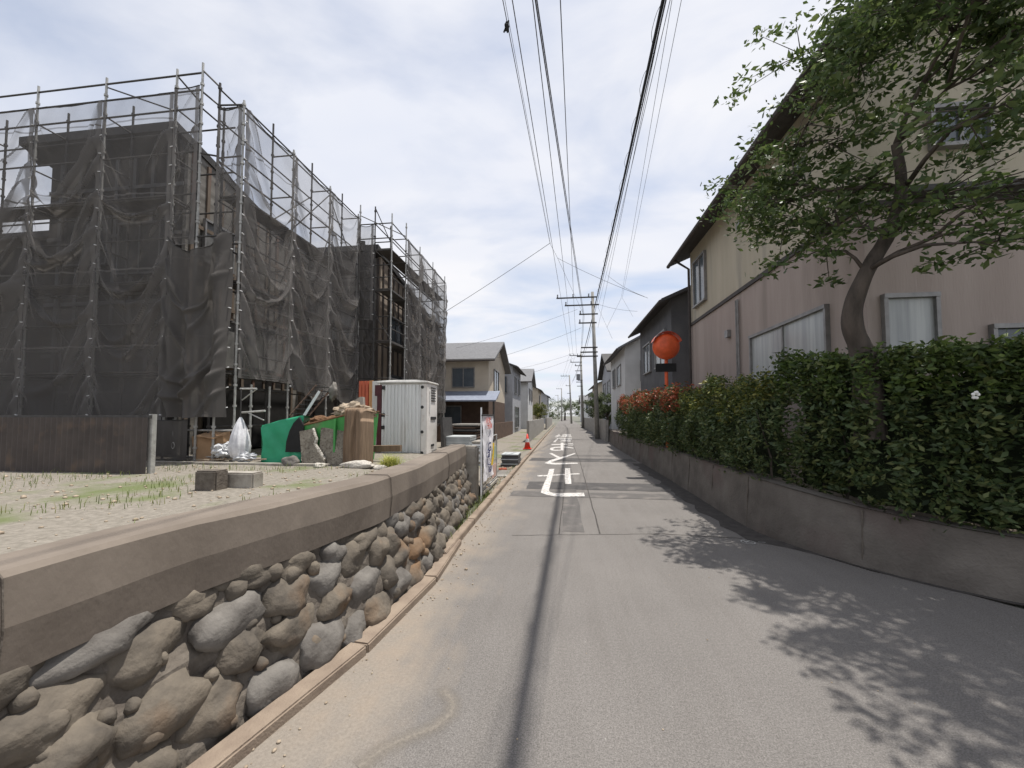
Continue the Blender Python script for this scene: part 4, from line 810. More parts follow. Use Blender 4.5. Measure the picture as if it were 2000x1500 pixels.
for k in (1, 2, 3): net((X20, Y2[k], 0), (X20, Y2[k + 1], 0), 1.7, 8.6, 'black mesh sheet on the far scaffold\'s road side, ' + ('next to its opening', 'middle bay', 'farthest bay')[k - 1], seed=60 + k, amp=.12)
for k in (1, 2, 3): net((X20 - .12, Y2[k], 0), (X20 - .12, Y2[k + 1], 0), 1.8, 6.4, 'inner mesh layer of the far scaffold\'s road side, ' + ('next to its opening', 'middle bay', 'farthest bay')[k - 1], seed=80 + k, amp=-.1, ties=False)
net((X20, 20.05, 0), (-8.4, 20.1, 0), 1.0, 8.5, 'end mesh sheet closing the far side of the second scaffold', seed=66, ties=False)
net((XF[0] + .75, YF0 - .06, 0), (XF[0] - 1.0, YF0 - .06, 0), .56, 1.46, 'short black mesh skirt by the scaffold foot beside the dark screen wall', m='netdense', seed=70, nr=-1, nv=24, ties=False, sagtop=.02)

# ================================================================== SITE OBJECTS
# hanging bag
c = P(469, 850, Y=7.9); t = thing('rubbish_bag', (c.x, c.y, .6), 'white plastic bag hanging by a rope from a scaffold bracket', 'bag')
b = MB(); prof = [(1.52, .02), (1.46, .05), (1.3, .11), (1.12, .165), (.95, .19), (.78, .195), (.66, .15), (.6, .08), (.585, .01)]; sg = 36
for z_, r_ in prof:
    for k in range(sg): a = 2 * math.pi * k / sg; rr = r_ * (1 + .10 * math.sin(k * 1.9 + z_) + .10 * noise.noise(Vector((math.cos(a) * 2, math.sin(a) * 2, z_ * 4)))); b.v.append((c.x + rr * math.cos(a), c.y + rr * math.sin(a), z_))
for i in range(len(prof) - 1):
    for k in range(sg): k2 = (k + 1) % sg; b.f.append((i * sg + k, i * sg + k2, (i + 1) * sg + k2, (i + 1) * sg + k))
b.build('bag', M['bagw'], t, smooth=True); MB().path([(c.x, c.y, 1.5), (c.x - .01, c.y, 2.15)], .012, 6).build('rope', M['steeld'], t)
b = MB(); b.tube((c.x - .1, 7.98, 2.15), (c.x + .3, 7.98, 2.15), .022); b.tube((c.x + .28, 7.98, 2.13), (c.x - .05, 7.98, 1.9), .014); b.tube((c.x - .06, 7.98, 1.62), (c.x + .52, 7.98, 1.66), .022); b.tube((c.x + .5, 7.98, 1.45), (c.x + .1, 7.98, 1.62), .014)
b.build('side_bracket', M['steel'], S1)
b = MB(); c2 = P(420, 880, Y=8.3)
b.obox((c2.x - .02, 8.25, .83), (.27, .03, .03), (-.02, .22, .02), (-.04, 0, .30)); b.obox((c2.x + .1, 8.1, 1.12), (.22, 0, -.03), (0, .18, .05), (0, 0, .006)); tag(b.build('cardboard_box', M['card']), 'open brown cardboard box behind the scaffold rails', 'box')
def film(px, py, yy, r, label, seed):
    c = P(px, py, Y=yy); b = MB(); b.blob((c.x, c.y, c.z), r, seed, 4, .55, 2.4); return tag(b.build('plastic_bag', M['film'], smooth=False), label, 'bag')
film(440, 880, 8.0, (.22, .18, .17), 'crumpled clear plastic bag on the ground beside the cardboard box', 4); film(478, 893, 7.85, (.25, .12, .10), 'flat heap of clear plastic film under the hanging white bag', 7)
b = MB()
for i in range(5): a = P(385 + i * 28, 898, Y=7.85); b.beam(a, a + Vector((.3, rnd.uniform(-.1, .1), rnd.uniform(-.02, .05))), .05, .03)
tag(b.build('timber_offcuts', M['sack']), 'few pale timber offcuts lying at the scaffold foot', 'timber')
t = thing('chain_hoist', P(338, 850, Y=7.85), 'thin hanging rope with a metal hook in front of the black skirt', 'hook')
q = P(338, 818, Y=7.85); MB().tube(q, P(338, 862, Y=7.85), .006, 5).build('rope', M['steel'], t); q = P(338, 870, Y=7.85)
MB().path([q + Vector((.035 * math.cos(a), 0, .07 * math.sin(a))) for a in [i * math.pi / 6 for i in range(13)]], .008, 6).build('hook', M['steel'], t)
# green tarp over a heap
t = thing('tarp_cover', P(548, 890, Y=8.1), 'bright green tarpaulin draped over a boxy heap left of the skip', 'tarpaulin')
a0 = P(512, 832, Y=7.95); a1 = P(582, 811, Y=8.0); bl = P(512, 893, Y=7.95)
def tf(u, v):   # v 0..1: front face bottom to top, then over the top to the back
    x = a0.x + (a1.x - a0.x + .15) * u; zt = a0.z + (a1.z - a0.z) * u ** .8; nz_ = noise.noise(Vector((u * 3, v * 4, 2)))
    if v < .5: k = v / .5; return (x + .03 * math.sin(k * 4 + u * 3), 7.95 - .025 * (1 - k * .6) * math.sin(u * 9 + k * 2) - .012 * math.sin((u * 2 + k * 1.4) * 7) + .02 * nz_, .52 + (zt - .52) * k)
    k = (v - .5) / .5; return (x, 7.95 + .55 * k, zt - .10 * k + .03 * nz_)
b = MB(); b.grid(tf, 60, 60); b.build('cloth', M['tarp'], t, smooth=True)
b = MB(); b.grid(lambda u, v: (a0.x - .005 - .05 * (1 - v) * math.sin(u * 9), 7.95 + .9 * u, .52 + (a0.z - .5) * v), 16, 6); b.build('side_flap', M['tarp'], t, smooth=True)
b = MB(); q0 = P(560, 890, Y=7.88); arch = [P(x, y, Y=7.89) for x, y in ((557, 883), (559, 862), (565, 842), (573, 826), (584, 815), (592, 830), (592, 883))]; b.prism(arch, (0, .04, 0)); b.build('opening', M['black'], t)
# skip
t = thing('skip_container', P(650, 895, Y=8), 'green metal rubbish skip filled with debris', 'skip')
K = lambda x, y, yy: P(x, y, Y=yy)
fl, fr_, bl_, br = K(583, 833, 7.95), K(706, 803, 7.85), None, None
bw = [Vector((fl.x, 7.95, fl.z)), Vector((fr_.x, 7.85, fr_.z)), Vector((fr_.x - .05, 8.75, fr_.z)), Vector((fl.x - .05, 8.85, fl.z))]
bb_ = [Vector((fl.x + .12, 8.02, .55)), Vector((fr_.x - .06, 7.95, .55)), Vector((fr_.x - .1, 8.65, .55)), Vector((fl.x + .05, 8.75, .55))]
b = MB()
for i in range(4):
    j = (i + 1) % 4; cn = (bw[0] + bw[1] + bw[2] + bw[3]) / 4; o_ = [x + (Vector((cn.x, cn.y, x.z)) - x).normalized() * .04 for x in (bb_[i], bb_[j], bw[j], bw[i])]
    b.add([bb_[i], bb_[j], bw[j], bw[i]] + o_, [(0, 1, 2, 3), (7, 6, 5, 4), (3, 2, 6, 7), (0, 4, 5, 1), (0, 3, 7, 4), (1, 5, 6, 2)])
b.add(bb_, [(0, 1, 2, 3)]); b.build('body', M['skip'], t)
b = MB(); b.path(bw + [bw[0]], .022, 6); b.build('rim', M['rag'], t)
b = MB(); m1 = K(655, 816, 7.86); b.box(m1.x - .02, m1.x + .02, 7.83, 7.9, .6, m1.z - .02); b.build('rib', M['skip'], t)
b = MB(); b.blob((bw[0].x + .35, 8.3, bw[0].z + .02), (.34, .32, .2), 3, 4, .6, 2.2); tag(b.build('rag_heap', M['rag']), 'crumpled brown rags on the left end of the skip', 'rags')
b = MB(); b.blob((bw[1].x - .42, 8.3, bw[1].z - .02), (.42, .3, .2), 8, 4, .6, 2.2); tag(b.build('sacking_heap', M['sack']), 'heap of beige sacking on the right end of the skip', 'sacking')
pts = [K(x, y, 8.4) for x, y in ((684, 795), (688, 785), (702, 775), (708, 775), (709, 795))]; tag(MB().prism(pts, (0, .12, 0)).build('concrete_chunk', M['conc'], bevel=.01), 'pointed grey concrete chunk sticking up from the skip', 'rubble')
b = MB(); cx0 = K(675, 800, 7.8).x; cx1 = K(709, 800, 7.8).x
def cf(u, v):
    u *= 1.5; ex = max(0, u - 1); u = min(u, 1)
    q = cf0(u, v); return (q[0] + .03 * (ex > 0), q[1] + ex * 1.1, q[2] - .12 * ex ** 2 - (.06 * ex if v > .62 else 0))
def cf0(u, v):
    h = v * 1.5; zt = K(700, 799, 7.8).z; x = cx0 + (cx1 - cx0) * u + .02 * noise.noise(Vector((u * 2, v * 3, 0))); fo = .03 * math.sin(u * 11 + v) + .02 * math.sin(u * 23)
    if v < .62: z = .55 + (zt - .55) * v / .62; return (x, 7.74 + fo - .02 * (1 - v), z - .05 * max(0, u - .8) * 5 * (v > .5))
    k = (v - .62) / .38; return (x, 7.74 + fo * (1 - k) + .75 * k + .0, zt + .05 * math.sin(min(1, k * 4) * math.pi / 2) - .08 * k - .06 * max(0, u - .8) * 5)
b.grid(cf, 44, 40); tag(b.build('carpet', M['carpet'], smooth=True), 'brown carpet draped over the right corner of the skip', 'carpet')
# slabs
def slab(px, yy, th, label, edge=None):
    pts = [K(x, y, yy) for x, y in px]; pts = [Vector((p.x, yy + (p.z - .5) * .18, p.z)) for p in pts]; t = thing('concrete_slab', (pts[0].x, yy, .5), label, 'slab'); MB().prism(pts, (0, th, 0)).build('slab', M['slab'], t)
    if edge:
        b = MB()
        for i in range(len(edge) - 1):
            a, c = [Vector((p.x, yy + (p.z - .5) * .18, p.z)) for p in (K(*edge[i], yy), K(*edge[i + 1], yy))]; dd = (c - a)
            for k in range(5): q = a.lerp(c, (k + .5) / 5); b.blob(q + Vector((.0, .0, 0)), (.028, .03, dd.length / 7 + .012), k + i * 7, 2, .5, 2)
        b.build('broken_edge', M['slabedge'], t)
slab([(577, 843), (604, 837), (608, 848), (612, 857), (611, 868), (617, 877), (634, 899), (634, 910), (590, 910)], 7.72, .07, 'cracked concrete slab leaning on the skip, left piece', [(604, 838), (609, 850), (613, 858), (611, 868), (618, 878), (633, 898)])
slab([(619, 836), (672, 830), (673, 833), (681, 836), (680, 908), (640, 908), (634, 892), (620, 874)], 7.78, .08, 'squarish speckled concrete slab leaning on the skip, right piece')
def rock(px, py, yy, r, label, seed, m='stone'): c = K(px, py, yy); c.z = plotz(c.x, c.y) + r[2] * .55; return tag(MB().blob(c, r, seed, 3, .4, 1.1).build('rock', M[m], smooth=True), label, 'rock', 'loose rocks at the edge of the site')
rock(568, 896, 7.66, (.17, .13, .13), 'round grey rock at the foot of the green tarpaulin', 1, 'stonegrey'); rock(625, 906, 7.5, (.12, .1, .06), 'small pale rock under the cracked slab', 2, 'slabedge'); rock(700, 898, 7.5, (.34, .15, .08), 'flat pale rock below the brown carpet', 3, 'slabedge')
rock(800, 892, 8.3, (.14, .12, .09), 'dark rock right of the yellow-green grass tuft', 4); rock(825, 888, 8.4, (.2, .13, .08), 'pale rock under the corner of the toilet cabin', 5, 'slabedge'); rock(742, 897, 7.6, (.16, .1, .07), 'buff rock left of the yellow-green grass tuft', 6, 'slabedge')
# grass tuft
c = K(762, 893, 7.8); c.z = plotz(c.x, c.y) + .03; t = MB(); rnd.seed(9)
for i in range(330): blade(t, (c.x + rnd.gauss(0, .08), c.y + rnd.gauss(0, .06), c.z - .04), rnd.uniform(.18, .36), rnd.uniform(0, 6.3), rnd.uniform(.08, .30), .008)
tag(t.build('grass_tuft', M['tuft']), 'yellow-green arching grass tuft in front of the toilet cabin', 'plant')
tag(MB().obox(K(748, 876, 8.5), (.42, .0, .01), (0, .06, 0), (0, 0, .07)).build('timber_block', M['carpet']), 'brown timber baulk behind the grass tuft', 'timber')
# toilet cabin
YF = 10.6; xl = K(741, 800, YF).x; xr = K(833, 800, YF).x; zt = K(800, 748, YF).z; z0 = .42; xr2 = xr; yb = YF + .95
t = thing('portable_toilet', ((xl + xr) / 2, YF + .7, z0), 'pale grey ribbed portable toilet cabin with white roof', 'toilet cabin')
MB().box(xl, xr, YF + .04, yb, z0, zt).build('body', M['toiletw'], t, bevel=.015)
b = MB(); nrib = 11
b.grid(lambda u, v: (xl + .07 + (xr - xl - .24) * u, YF + .03 - .045 * min(1, max(0, 2.2 * math.sin(2 * math.pi * u * nrib) + .5)), z0 + .05 + (zt - z0 - .1) * v), nrib * 12, 1); b.build('ribbed_panel', M['toilet'], t)
b = MB(); b.box(xl - .06, xl + .07, YF - .03, YF + .10, z0 + .02, zt - .05); b.box(xl - .13, xl + .0, YF - .028, YF + .09, zt - .36, zt - .052); b.build('corner_trim', M['maroon'], t)
b = MB(); b.box(xr - .16, xr + .01, YF - .01, YF + .2, z0, zt - .02); b.build('corner_post', M['toiletw'], t, bevel=.02)
b = MB(); b.prism([(xl - .1, YF - .05, zt), (xl - .1, YF - .05, zt + .06), (xl + .3, YF - .03, zt + .09), (xr - .3, YF - .03, zt + .09), (xr + .04, YF - .05, zt + .05), (xr + .04, YF - .05, zt)], (0, 1.05, 0)); b.build('roof', M['toiletroof'], t, bevel=.02)
for z in (zt - .12, zt - .68, z0 + .68, z0 + .1):
    b = MB(); b.tube((xr - .12, YF - .02, z), (xr - .12, YF + .01, z), .045, 12); b.build('fastener', M['hole'], t)
for z in (zt - .18, z0 + 1.1, z0 + .75): MB().box(xl + .08, xl + .15, YF - .025, YF + .02, z, z + .1).build('latch', M['hole'], t)
for k in range(6): MB().box(xr + .002, xr + .022, YF + .38, YF + .75, zt - .5 + .075 * k, zt - .475 + .075 * k).build('vent_slot', M['hole'], t)
MB().box(xr + .002, xr + .02, YF + .24, YF + .29, zt - .85, zt - .2).build('drip_channel', M['toilet'], t)
MB().box(xr + .002, xr + .02, YF + .35, YF + .8, z0 + 1.02, z0 + 1.10).build('handle_slot', M['hole'], t)
MB().box(xr + .002, xr + .018, YF + .4, YF + .65, z0 + .25, z0 + .31).build('label_plate', M['hole'], t)
t = thing('partition_panel', K(715, 880, 10.9), 'orange and white upright door panel standing against the toilet cabin', 'panel')
xa, xb, xc, xd = [K(x, 800, 10.9).x for x in (701, 720, 727, 740)]; zz = K(715, 744, 10.9).z
b = MB()
for k in range(3): b.box(xa + (xb - xa) * k / 3, xa + (xb - xa) * (k + .8) / 3, 10.88, 10.93, .45, zz)
b.box(xa, xb, 10.93, 10.97, .45, zz); b.build('orange_face', M['orange'], t); MB().box(xb + .004, xc, 10.9, 10.96, .45, zz + .01).build('amber_face', M['amber'], t)
MB().box(xc + .004, xd, 10.87, 10.96, .45, zz - .01).build('white_face', M['toiletw'], t, bevel=.005)
b = MB(); c = K(731, 838, 10.8); b.path([c + Vector((-.05, 0, .0)), c + Vector((.05, 0, 0)), c + Vector((.02, 0, -.16))], .01, 5); b.build('handle', M['hole'], t)
tag(MB().prism([K(x, y, 11.2) for x, y in ((860, 815), (864, 815), (868, 872), (861, 872))], (0, 1.0, 0)).build('leaning_board', M['steeld']), 'dark grey board leaning at the right of the toilet cabin', 'board')
# aluminium ladder and boards in the scaffold
t = thing('ladder', K(600, 800, 9.4), 'dark metal step ladder leaning inside the scaffold behind the skip', 'ladder')
A, B = K(566, 812, 9.3), K(618, 752, 9.8); sd = Vector((.42, .15, 0))
for o_ in (0, 1): MB().beam(A + sd * o_, B + sd * o_, .07, .03).build('stile', M['wbrown'], t)
for k in range(7): q = A.lerp(B, (k + .5) / 7); MB().beam(q, q + sd, .10, .02).build('rung', M['steeld'], t)
tag(MB().beam(K(590, 818, 8.95), K(624, 764, 9.1), .03, .06).build('white_plank', M['white']), 'white plank leaning diagonally behind the skip', 'plank')
tag(MB().beam(K(630, 762, 9.2), K(612, 775, 9.1), .10, .03).build('dark_plank', M['wbrown']), 'short brown plank end sticking out under the mesh', 'plank')
b = MB(); q = K(651, 765, 8.9); b.blob(q, (.09, .08, .2), 5, 3, .6, 2.4); tag(b.build('mesh_bundle', M['boardgrey'], smooth=True), 'small grey tied bundle hanging under the mesh by the scaffold pole', 'bundle')
# stacks of material
def stack(name, label, x0, x1, y0, y1, z0, n, th, mt, jx=.06, gap=.004, seed=0, cat='boards'):
    rs = random.Random(seed); t = thing(name, ((x0 + x1) / 2, (y0 + y1) / 2, z0), label, cat); z = z0
    for k in range(n): a, c = rs.uniform(-jx, jx), rs.uniform(-jx, jx); MB().box(x0 + a, x1 + a * .5, y0 + c, y1 + c, z, z + th).build('board', M[mt if isinstance(mt, str) else mt[k % len(mt)]], t, bevel=.004); z += th + gap
    return t
x0, x1 = K(869, 830, 12.6).x, K(931, 830, 12.6).x
stack('plank_stack', 'stack of dark and raw timber planks behind the grey sheets', x0, x1, 12.6, 14.4, .30, 12, .055, ('wbrown', 'steeld', 'wbrown', 'boardgrey', 'wbrown', 'steeld', 'wbrown', 'lightwood'), .09, .028, 1, 'planks')
x0, x1 = K(868, 850, 11.4).x, K(917, 850, 11.4).x
stack('sheet_stack', 'stack of pale grey sheets just right of the toilet cabin', x0, x1, 11.4, 12.3, .33, 9, .062, 'grey1', .02, .006, 2, 'sheets')
x0, x1 = K(921, 850, 11.2).x, K(948, 850, 11.2).x
stack('panel_stack', 'stack of white panels directly behind the banner', x0, x1, 11.2, 12.1, .08, 10, .06, ('white', 'conc', 'white', 'grey1'), .03, .014, 3, 'panels')
x0, x1 = K(979, 890, 11.7).x, K(1012, 890, 11.7).x
stack('slate_stack', 'low stack of dark grey boards on the ground right of the banner', x0, x1, 11.7, 12.5, .03, 11, .028, ('wdark', 'steeld', 'grey1', 'wdark'), .025, .006, 4)
q = K(982, 907, 11); q.z = plotz(q.x, q.y) + .03; tag(MB().obox(q, (.10, .03, 0), (-.02, .05, 0), (0, 0, .03)).build('brick_piece', M['orange']), 'small orange brick piece left of the low grey stack', 'brick')
for i, (px, py, sx, sy, rz, lb) in enumerate(((985, 925, .26, .55, .12, 'large grey ground plate nearest the banner'), (995, 890, .30, .8, -.05, 'thin grey ground plate behind the low grey stack'), (975, 884, .4, .7, .12, 'far grey ground plate at the back of the apron'))):
    c = G(px, py, .09); b = MB(); ca, sa = math.cos(rz), math.sin(rz); b.obox((c.x - .1, c.y + .3, .05 + .005 * i), (sx * ca, sx * sa, 0), (-sy * sa, sy * ca, 0), (0, 0, .012)); tag(b.build('ground_plate', M['boardgrey']), lb, 'plate')
b = MB(); rnd.seed(4)
for i in range(900):
    x = -rnd.uniform(2.2, 11); y = rnd.uniform(1.6, 7.4); r = rnd.choice((.006, .009, .013, .022)) * rnd.uniform(.7, 1.4); b.blob((x, y, plotz(x, y) + r * .3), (r, r * rnd.uniform(.7, 1.3), r * .7), i, 1)
for i in range(420): x = -1.42 - abs(rnd.gauss(0, .22)); y = rnd.uniform(7.4, 14); r = rnd.uniform(.008, .03); b.blob((x, y, plotz(x, y) + r * .4), (r, r, r * .7), i, 1)
tag(b.build('gravel', M['sack'], smooth=True), kind='stuff')

# ================================================================== BANNER
def textobj(s, size, o, ux, uy, m, parent, name):
    cu = bpy.data.curves.new(name, 'FONT'); cu.body = s; cu.size = size; cu.offset = .012 * size; cu.align_x = 'CENTER'; ob = bpy.data.objects.new(name + '_tmp', cu); col.objects.link(ob)
    bpy.context.view_layer.update(); me = bpy.data.meshes.new_from_object(ob.evaluated_get(bpy.context.evaluated_depsgraph_get())); bpy.data.objects.remove(ob)
    b = MB(); vs = [o + ux * v.co.x + uy * v.co.y for v in me.vertices]; n_ = ux.cross(uy).normalized(); b.add(vs, [tuple(p.vertices) for p in me.polygons])
    return b.build(name, M[m], parent)
XB = -1.40
B0 = P(943, 812, X=XB); B1 = P(963, 818, X=XB); Bb0 = P(949, 966, X=XB); Bb1 = P(963, 945, X=XB)
t = thing('advertising_banner', (XB, (B0.y + B1.y) / 2, .05), 'tall white fabric banner with navy lettering and yellow mark beside the kerb', 'banner')
zt_, zb_ = B0.z, .35; ya, yb_ = B0.y, B1.y
def bf(u, v):
    y = ya + (yb_ - ya) * (u * (1 - .18 * (1 - v) * math.sin(v * 5)) + .06 * (1 - v)); return Vector((XB + .010 * math.sin(u * 9 + v * 5) * (1 - v * .6) + .012 * noise.noise(Vector((u * 4, v * 7, 0))), y, zb_ + (zt_ - zb_) * v))
MB().grid(bf, 24, 60).build('cloth', M['cloth'], t, smooth=True)
MB().tube((XB, ya - .06, zt_ + .01), (XB, yb_ + .06, zt_ + .01), .014).build('top_rod', M['black'], t)
MB().path([(XB - .02, ya - .05, .0), (XB - .02, ya - .04, zt_ + .15)], .014, 8).build('pole', M['white'], t)
bw_ = yb_ - ya; xs = XB + .028
U_, V_ = Vector((0, 1, 0)), Vector((0, 0, 1))
for s, fy, z, sz, m_ in (('新築', .40, 1.41, .13, 'redp'), ('分譲', .52, 1.31, .13, 'redp'), ('ノ', .5, 1.15, .16, 'navy'), ('G', .50, .87, .24, 'navy'), ('a', .42, .76, .24, 'navy'), ('い', .45, .62, .17, 'navy'), ('る', .56, .47, .20, 'navy')):
    textobj(s, sz, Vector((xs, ya + bw_ * fy, z)), U_ * (2.4 if m_ == 'navy' else 2.0), V_, m_, t, 'lettering')
b = MB(); b.prism([(xs - .002, ya + bw_ * a, c) for a, c in ((.84, 1.0), (.99, .99), (.97, .80), (.92, .66), (.80, .56), (.68, .58), (.78, .70), (.86, .84))], (.003, 0, 0)); b.build('yellow_mark', M['yel'], t)
# wire frame board beside the banner
t = thing('poster_frame', (XB - .1, 8.6, .05), 'wire fence frame with green and pink notices behind the banner', 'notice board'); y0_, y1_ = 7.3, 8.95; xf = XB - .07
b = MB(); 
for y in (y0_, y1_): b.tube((xf, y, .02), (xf, y, 1.12), .014)
for z in (.16, 1.12): b.tube((xf, y0_, z), (xf, y1_, z), .012)
b.build('frame', M['steel'], t); b = MB()
for k in range(15): y = y0_ + (y1_ - y0_) * k / 14; b.tube((xf, y, .16), (xf, y, 1.1), .003, 4)
for k in range(12): z = .16 + .08 * k; b.tube((xf, y0_, z), (xf, y1_, z), .003, 4)
b.build('mesh', M['steeld'], t)
for y, z, w_, h_, m_ in ((8.55, .62, .34, .26, 'pgreen'), (8.5, .22, .42, .28, 'ppink')): MB().box(xf + .01, xf + .016, y - w_ / 2, y + w_ / 2 + .1, z, z + h_).build('notice', M[m_], t)
MB().box(xf - .03, xf + .03, y0_ - .02, y1_ + .03, .08, .13).build('bottom_board', M['conc'], t)

# ================================================================== UTILITY POLES AND WIRES
def upole(x, y, h, label, arms=(), tr=False, lean=0, r=.16, boxes=()):
    t = thing('utility_pole', (x, y, 0), label, 'utility pole', 'utility poles along the right side of the road')
    MB().path([(x, y, 0), (x - lean, y, h)], [r, r * .6], 14).build('shaft', M['pole'], t, smooth=True)
    for z, a0, a1, ni in arms:
        xx = x - lean * z / h; b = MB(); b.box(xx + a0, xx + a1, y - .17, y - .09, z - .04, z + .04); b.build('crossarm', M['steeld'], t)
        for k in range(ni): xi = xx + a0 + .08 + (a1 - a0 - .6) * k / max(ni - 1, 1); MB().path([(xi, y - .13, z + .04), (xi, y - .13, z + .1), (xi, y - .13, z + .14), (xi, y - .13, z + .24)], [.03, .055, .035, .05], 8).build('insulator', M['insul'], t)
    if tr:
        for zt in boxes: MB().path([(x - .55, y - .1, zt), (x - .55, y - .1, zt + .75)], .24, 14).build('transformer', M['insul'], t); MB().box(x - .6, x, y - .14, y - .06, zt - .08, zt).build('bracket', M['steeld'], t)
    return t
p1 = P(1165, 640, Y=27)
z_of = lambda y, Y: P(1165, y, Y=Y).z
upole(p1.x, 27, z_of(570, 27), 'nearest concrete utility pole with long crossarms on the right of the road', ((z_of(581, 27), -2.45, .25, 3), (z_of(596, 27), -1.9, .4, 2), (z_of(614, 27), -.95, .3, 1), (z_of(631, 27), -1.0, .2, 1), (z_of(679, 27), -.9, .2, 0), (z_of(688, 27), -.95, .2, 0), (z_of(696, 27), -1.2, .2, 0)), lean=.25)
xx = p1.x - .2; za, zb = z_of(581, 27), z_of(596, 27)
b = MB()
for a, c in ((-1.35, za), (-1.35, zb - .1), (-.6, zb - .1)): pass
p2 = P(1138, 760, Y=51); upole(p2.x, 51, z_of(690, 51), 'second utility pole carrying a transformer, partly behind the first', ((z_of(694, 51), -1.45, .1, 3), (z_of(707, 51), -1.35, .1, 1), (z_of(714, 51), -.8, .1, 1), (z_of(724, 51), -.8, .1, 0), (z_of(746, 51), -.7, .1, 0), (z_of(754, 51), -.6, .1, 0)), tr=True, boxes=(z_of(742, 51),), lean=.2, r=.19)
p3 = P(1116, 790, Y=78); upole(p3.x, 78, z_of(732, 78), 'third utility pole, thin and farther down the road', ((z_of(734, 78), -1.7, -.1, 3), (z_of(753, 78), -.8, .1, 1), (z_of(768, 78), -.6, .1, 0)), lean=.35, r=.2)
p4 = P(1097, 800, Y=115); upole(p4.x, 115, z_of(758, 115), 'fourth small utility pole near the vanishing point', ((z_of(759, 115), -1.5, .1, 3),), r=.2)
p5 = P(1090, 800, Y=160); upole(p5.x, 160, z_of(771, 160), 'farthest tiny utility pole at the vanishing point', ((z_of(772, 160), -1.2, .1, 2),), r=.2)
GW = 'overhead wires along the road'
def wire(pts, r, label, m='wire', sag=0, name='overhead_wire', grp=GW, n=14, cat='wire'):
    pp = []
    for i in range(len(pts) - 1):
        for k in range(n): u = k / n; q = pts[i].lerp(pts[i + 1], u); pp.append(q - Vector((0, 0, sag * 4 * u * (1 - u) * (pts[i + 1] - pts[i]).length / 30)))
    pp.append(pts[-1]); b = MB(); b.path(pp, r, 6, False); t = thing(name, pp[-1], label, cat, grp); b.build('cable', M[m], t); return t, pp
def top(px, z, py=0): return P(px, py, Z=z)
def ext(a, b_, k=18): d = (a - b_).normalized(); return a + d * k      # carry the line on past the camera
def main(px0, z0_, px1, py1, Y1, r, label, more=(), m='wire', sag=.12):
    a = top(px0, z0_); e = P(px1, py1, Y=Y1); pts = [ext(a, e), e] + [P(*q[:2], Y=q[2]) for q in more]; return wire(pts, r, label, m, sag)
main(1003, 9.3, 1095, 578, 27, .010, 'left power wire running to the left end of the long crossarm', ((1113, 688, 51), (1100, 732, 78), (1087, 757, 115)))
main(1042, 9.3, 1107, 576, 27, .010, 'middle power wire running to the long crossarm', ((1119, 688, 51), (1105, 732, 78), (1091, 757, 115)))
main(1095, 9.3, 1120, 574, 27, .010, 'right power wire of the three on the long crossarm', ((1126, 688, 51), (1110, 732, 78), (1095, 757, 115)))
main(1048, 8.6, 1139, 615, 27, .012, 'first of two thick wires twisted close together overhead', ((1133, 708, 51),)); main(1051, 8.6, 1141, 617, 27, .011, 'second of two thick wires twisted close together overhead', ((1134, 716, 51), (1113, 755, 78)))
t_, pp = main(982, 8.0, 1074, 475, 17, .007, 'thin wire on the far left with a black clamp on it', ((1089, 504, 19), (1141, 617, 26.8)), sag=.0)
c = P(990, 52, Z=8.0); b = MB(); b.blob(c, (.035, .06, .07), 2, 3, .5, 2); b.tube(c + Vector((-.05, 0, -.09)), c + Vector((.03, 0, .1)), .014, 6); b.build('clamp', M['black'], t_)
main(986, 7.95, 1075, 476, 17, .004, 'hair-thin wire beside the clamped wire', sag=.0)
CB = top(1287, 8.9); CE = P(1162, 597, Y=26.8); t_, pp = main(1287, 8.6, 1162, 597, 26.8, .030, 'thick black communication cable wrapped with loose loops', ((1137, 697, 50.8), (1118, 745, 78)), 'cable', .25)
b = MB(); L0 = ext(top(1287, 8.6), CE); dl = (CE - L0); ln = dl.length; dn = dl.normalized(); k = 4.0; sx = Vector((-1, 0, 0))
def onc(s): u = s / ln; return L0.lerp(CE, u) - Vector((0, 0, .25 * 4 * u * (1 - u) * ln / 30))
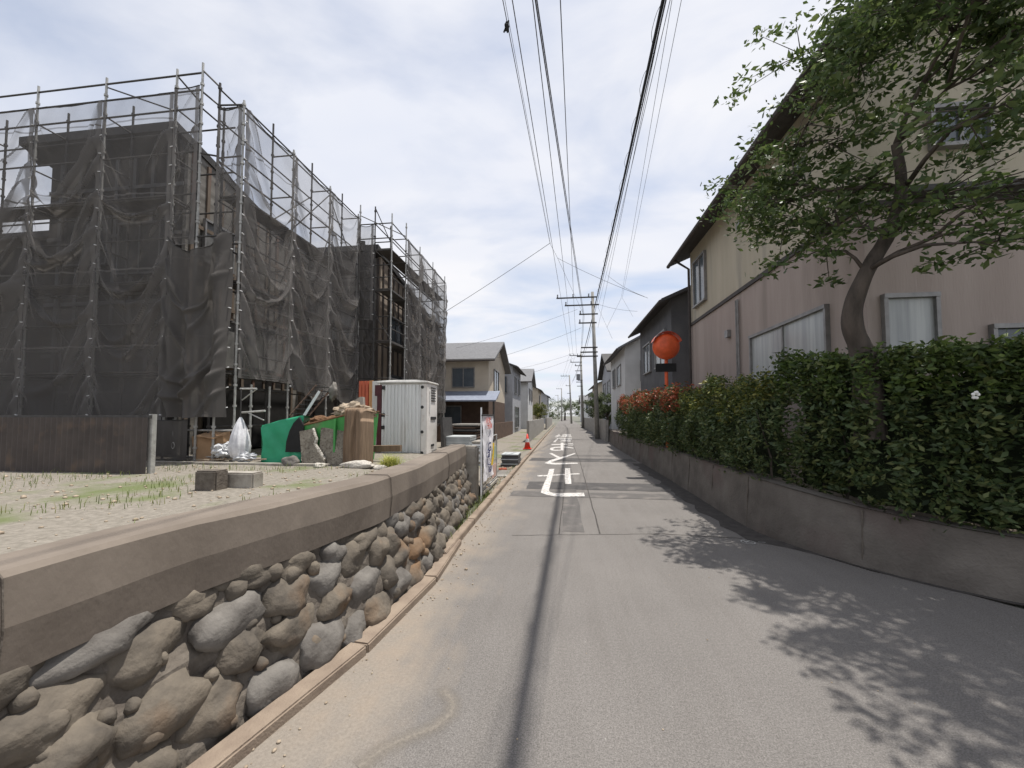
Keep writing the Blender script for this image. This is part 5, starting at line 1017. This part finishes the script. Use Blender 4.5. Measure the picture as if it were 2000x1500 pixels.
while k < ln - 3:
    ww = .8; b.path([onc(k + ww * i / 10) + sx * (.085 * math.sin(math.pi * i / 10)) + Vector((0, 0, .03 * math.sin(i))) for i in range(11)], .0045, 4, False); b.path([onc(k + .9 + .02 * i) - sx * (.06 * math.sin(math.pi * i / 8)) for i in range(9)], .0045, 4, False); k += 1.25
b.build('lashing_loops', M['cable'], t_)
main(1294, 8.6, 1166, 592, 27, .013, 'black service cable just right of the thick looped cable', ((1140, 700, 51),), 'cable', .2)
main(1300, 8.5, 1168, 600, 27, .006, 'thin grey wire right of the service cable', sag=.25); main(1310, 8.7, 1213, 583, 25, .005, 'thin wire second from the right overhead', sag=.1); main(1328, 8.7, 1215, 583, 25, .005, 'rightmost thin wire overhead', sag=.1)
main(1297, 8.4, 1168, 640, 27, .006, 'thin wire reaching the first pole below its arms', sag=.1)
GD = 'service drops to the houses'
def drop(a, b_, label, r=.008, sag=.5): return wire([P(*a[:2], Y=a[2]), P(*b_[:2], Y=b_[2])], r, label, 'wire', sag, 'service_wire', GD)
drop((1074, 475, 17), (868, 610, 18.5), 'service wire sloping down left to the far scaffold', .010, .2)
drop((1128, 604, 26.8), (890, 680, 24), 'second service wire sloping down left to the cream house'); drop((1136, 640, 26.9), (950, 705, 26), 'third service wire sloping down left, lowest near the first pole')
drop((1089, 504, 19), (1265, 582, 17), 'service wire sloping down right above the first pole'); drop((1187, 538, 22), (1258, 579, 16.5), 'short service wire joining from the right cables'); drop((1168, 594, 27), (1245, 608, 22), 'service wire from the first pole to the pale house')
drop((1120, 690, 51), (990, 725, 45), 'far service wire from the second pole to the left houses', .012); drop((1120, 700, 51), (1010, 735, 45), 'lower far service wire from the second pole', .012)
drop((1213, 583, 25), (1185, 640, 26), 'slack stay wire left of the hanging ring', .006, 0); drop((1216, 583, 25), (1236, 618, 24), 'slack stay wire right of the hanging ring', .006, 0); drop((1168, 600, 27), (1196, 662, 26), 'thin stay wire below the first crossarms', .006, 0)
print('OBJECTS', len(bpy.data.objects), 'VERTS', sum(len(m.vertices) for m in bpy.data.meshes))
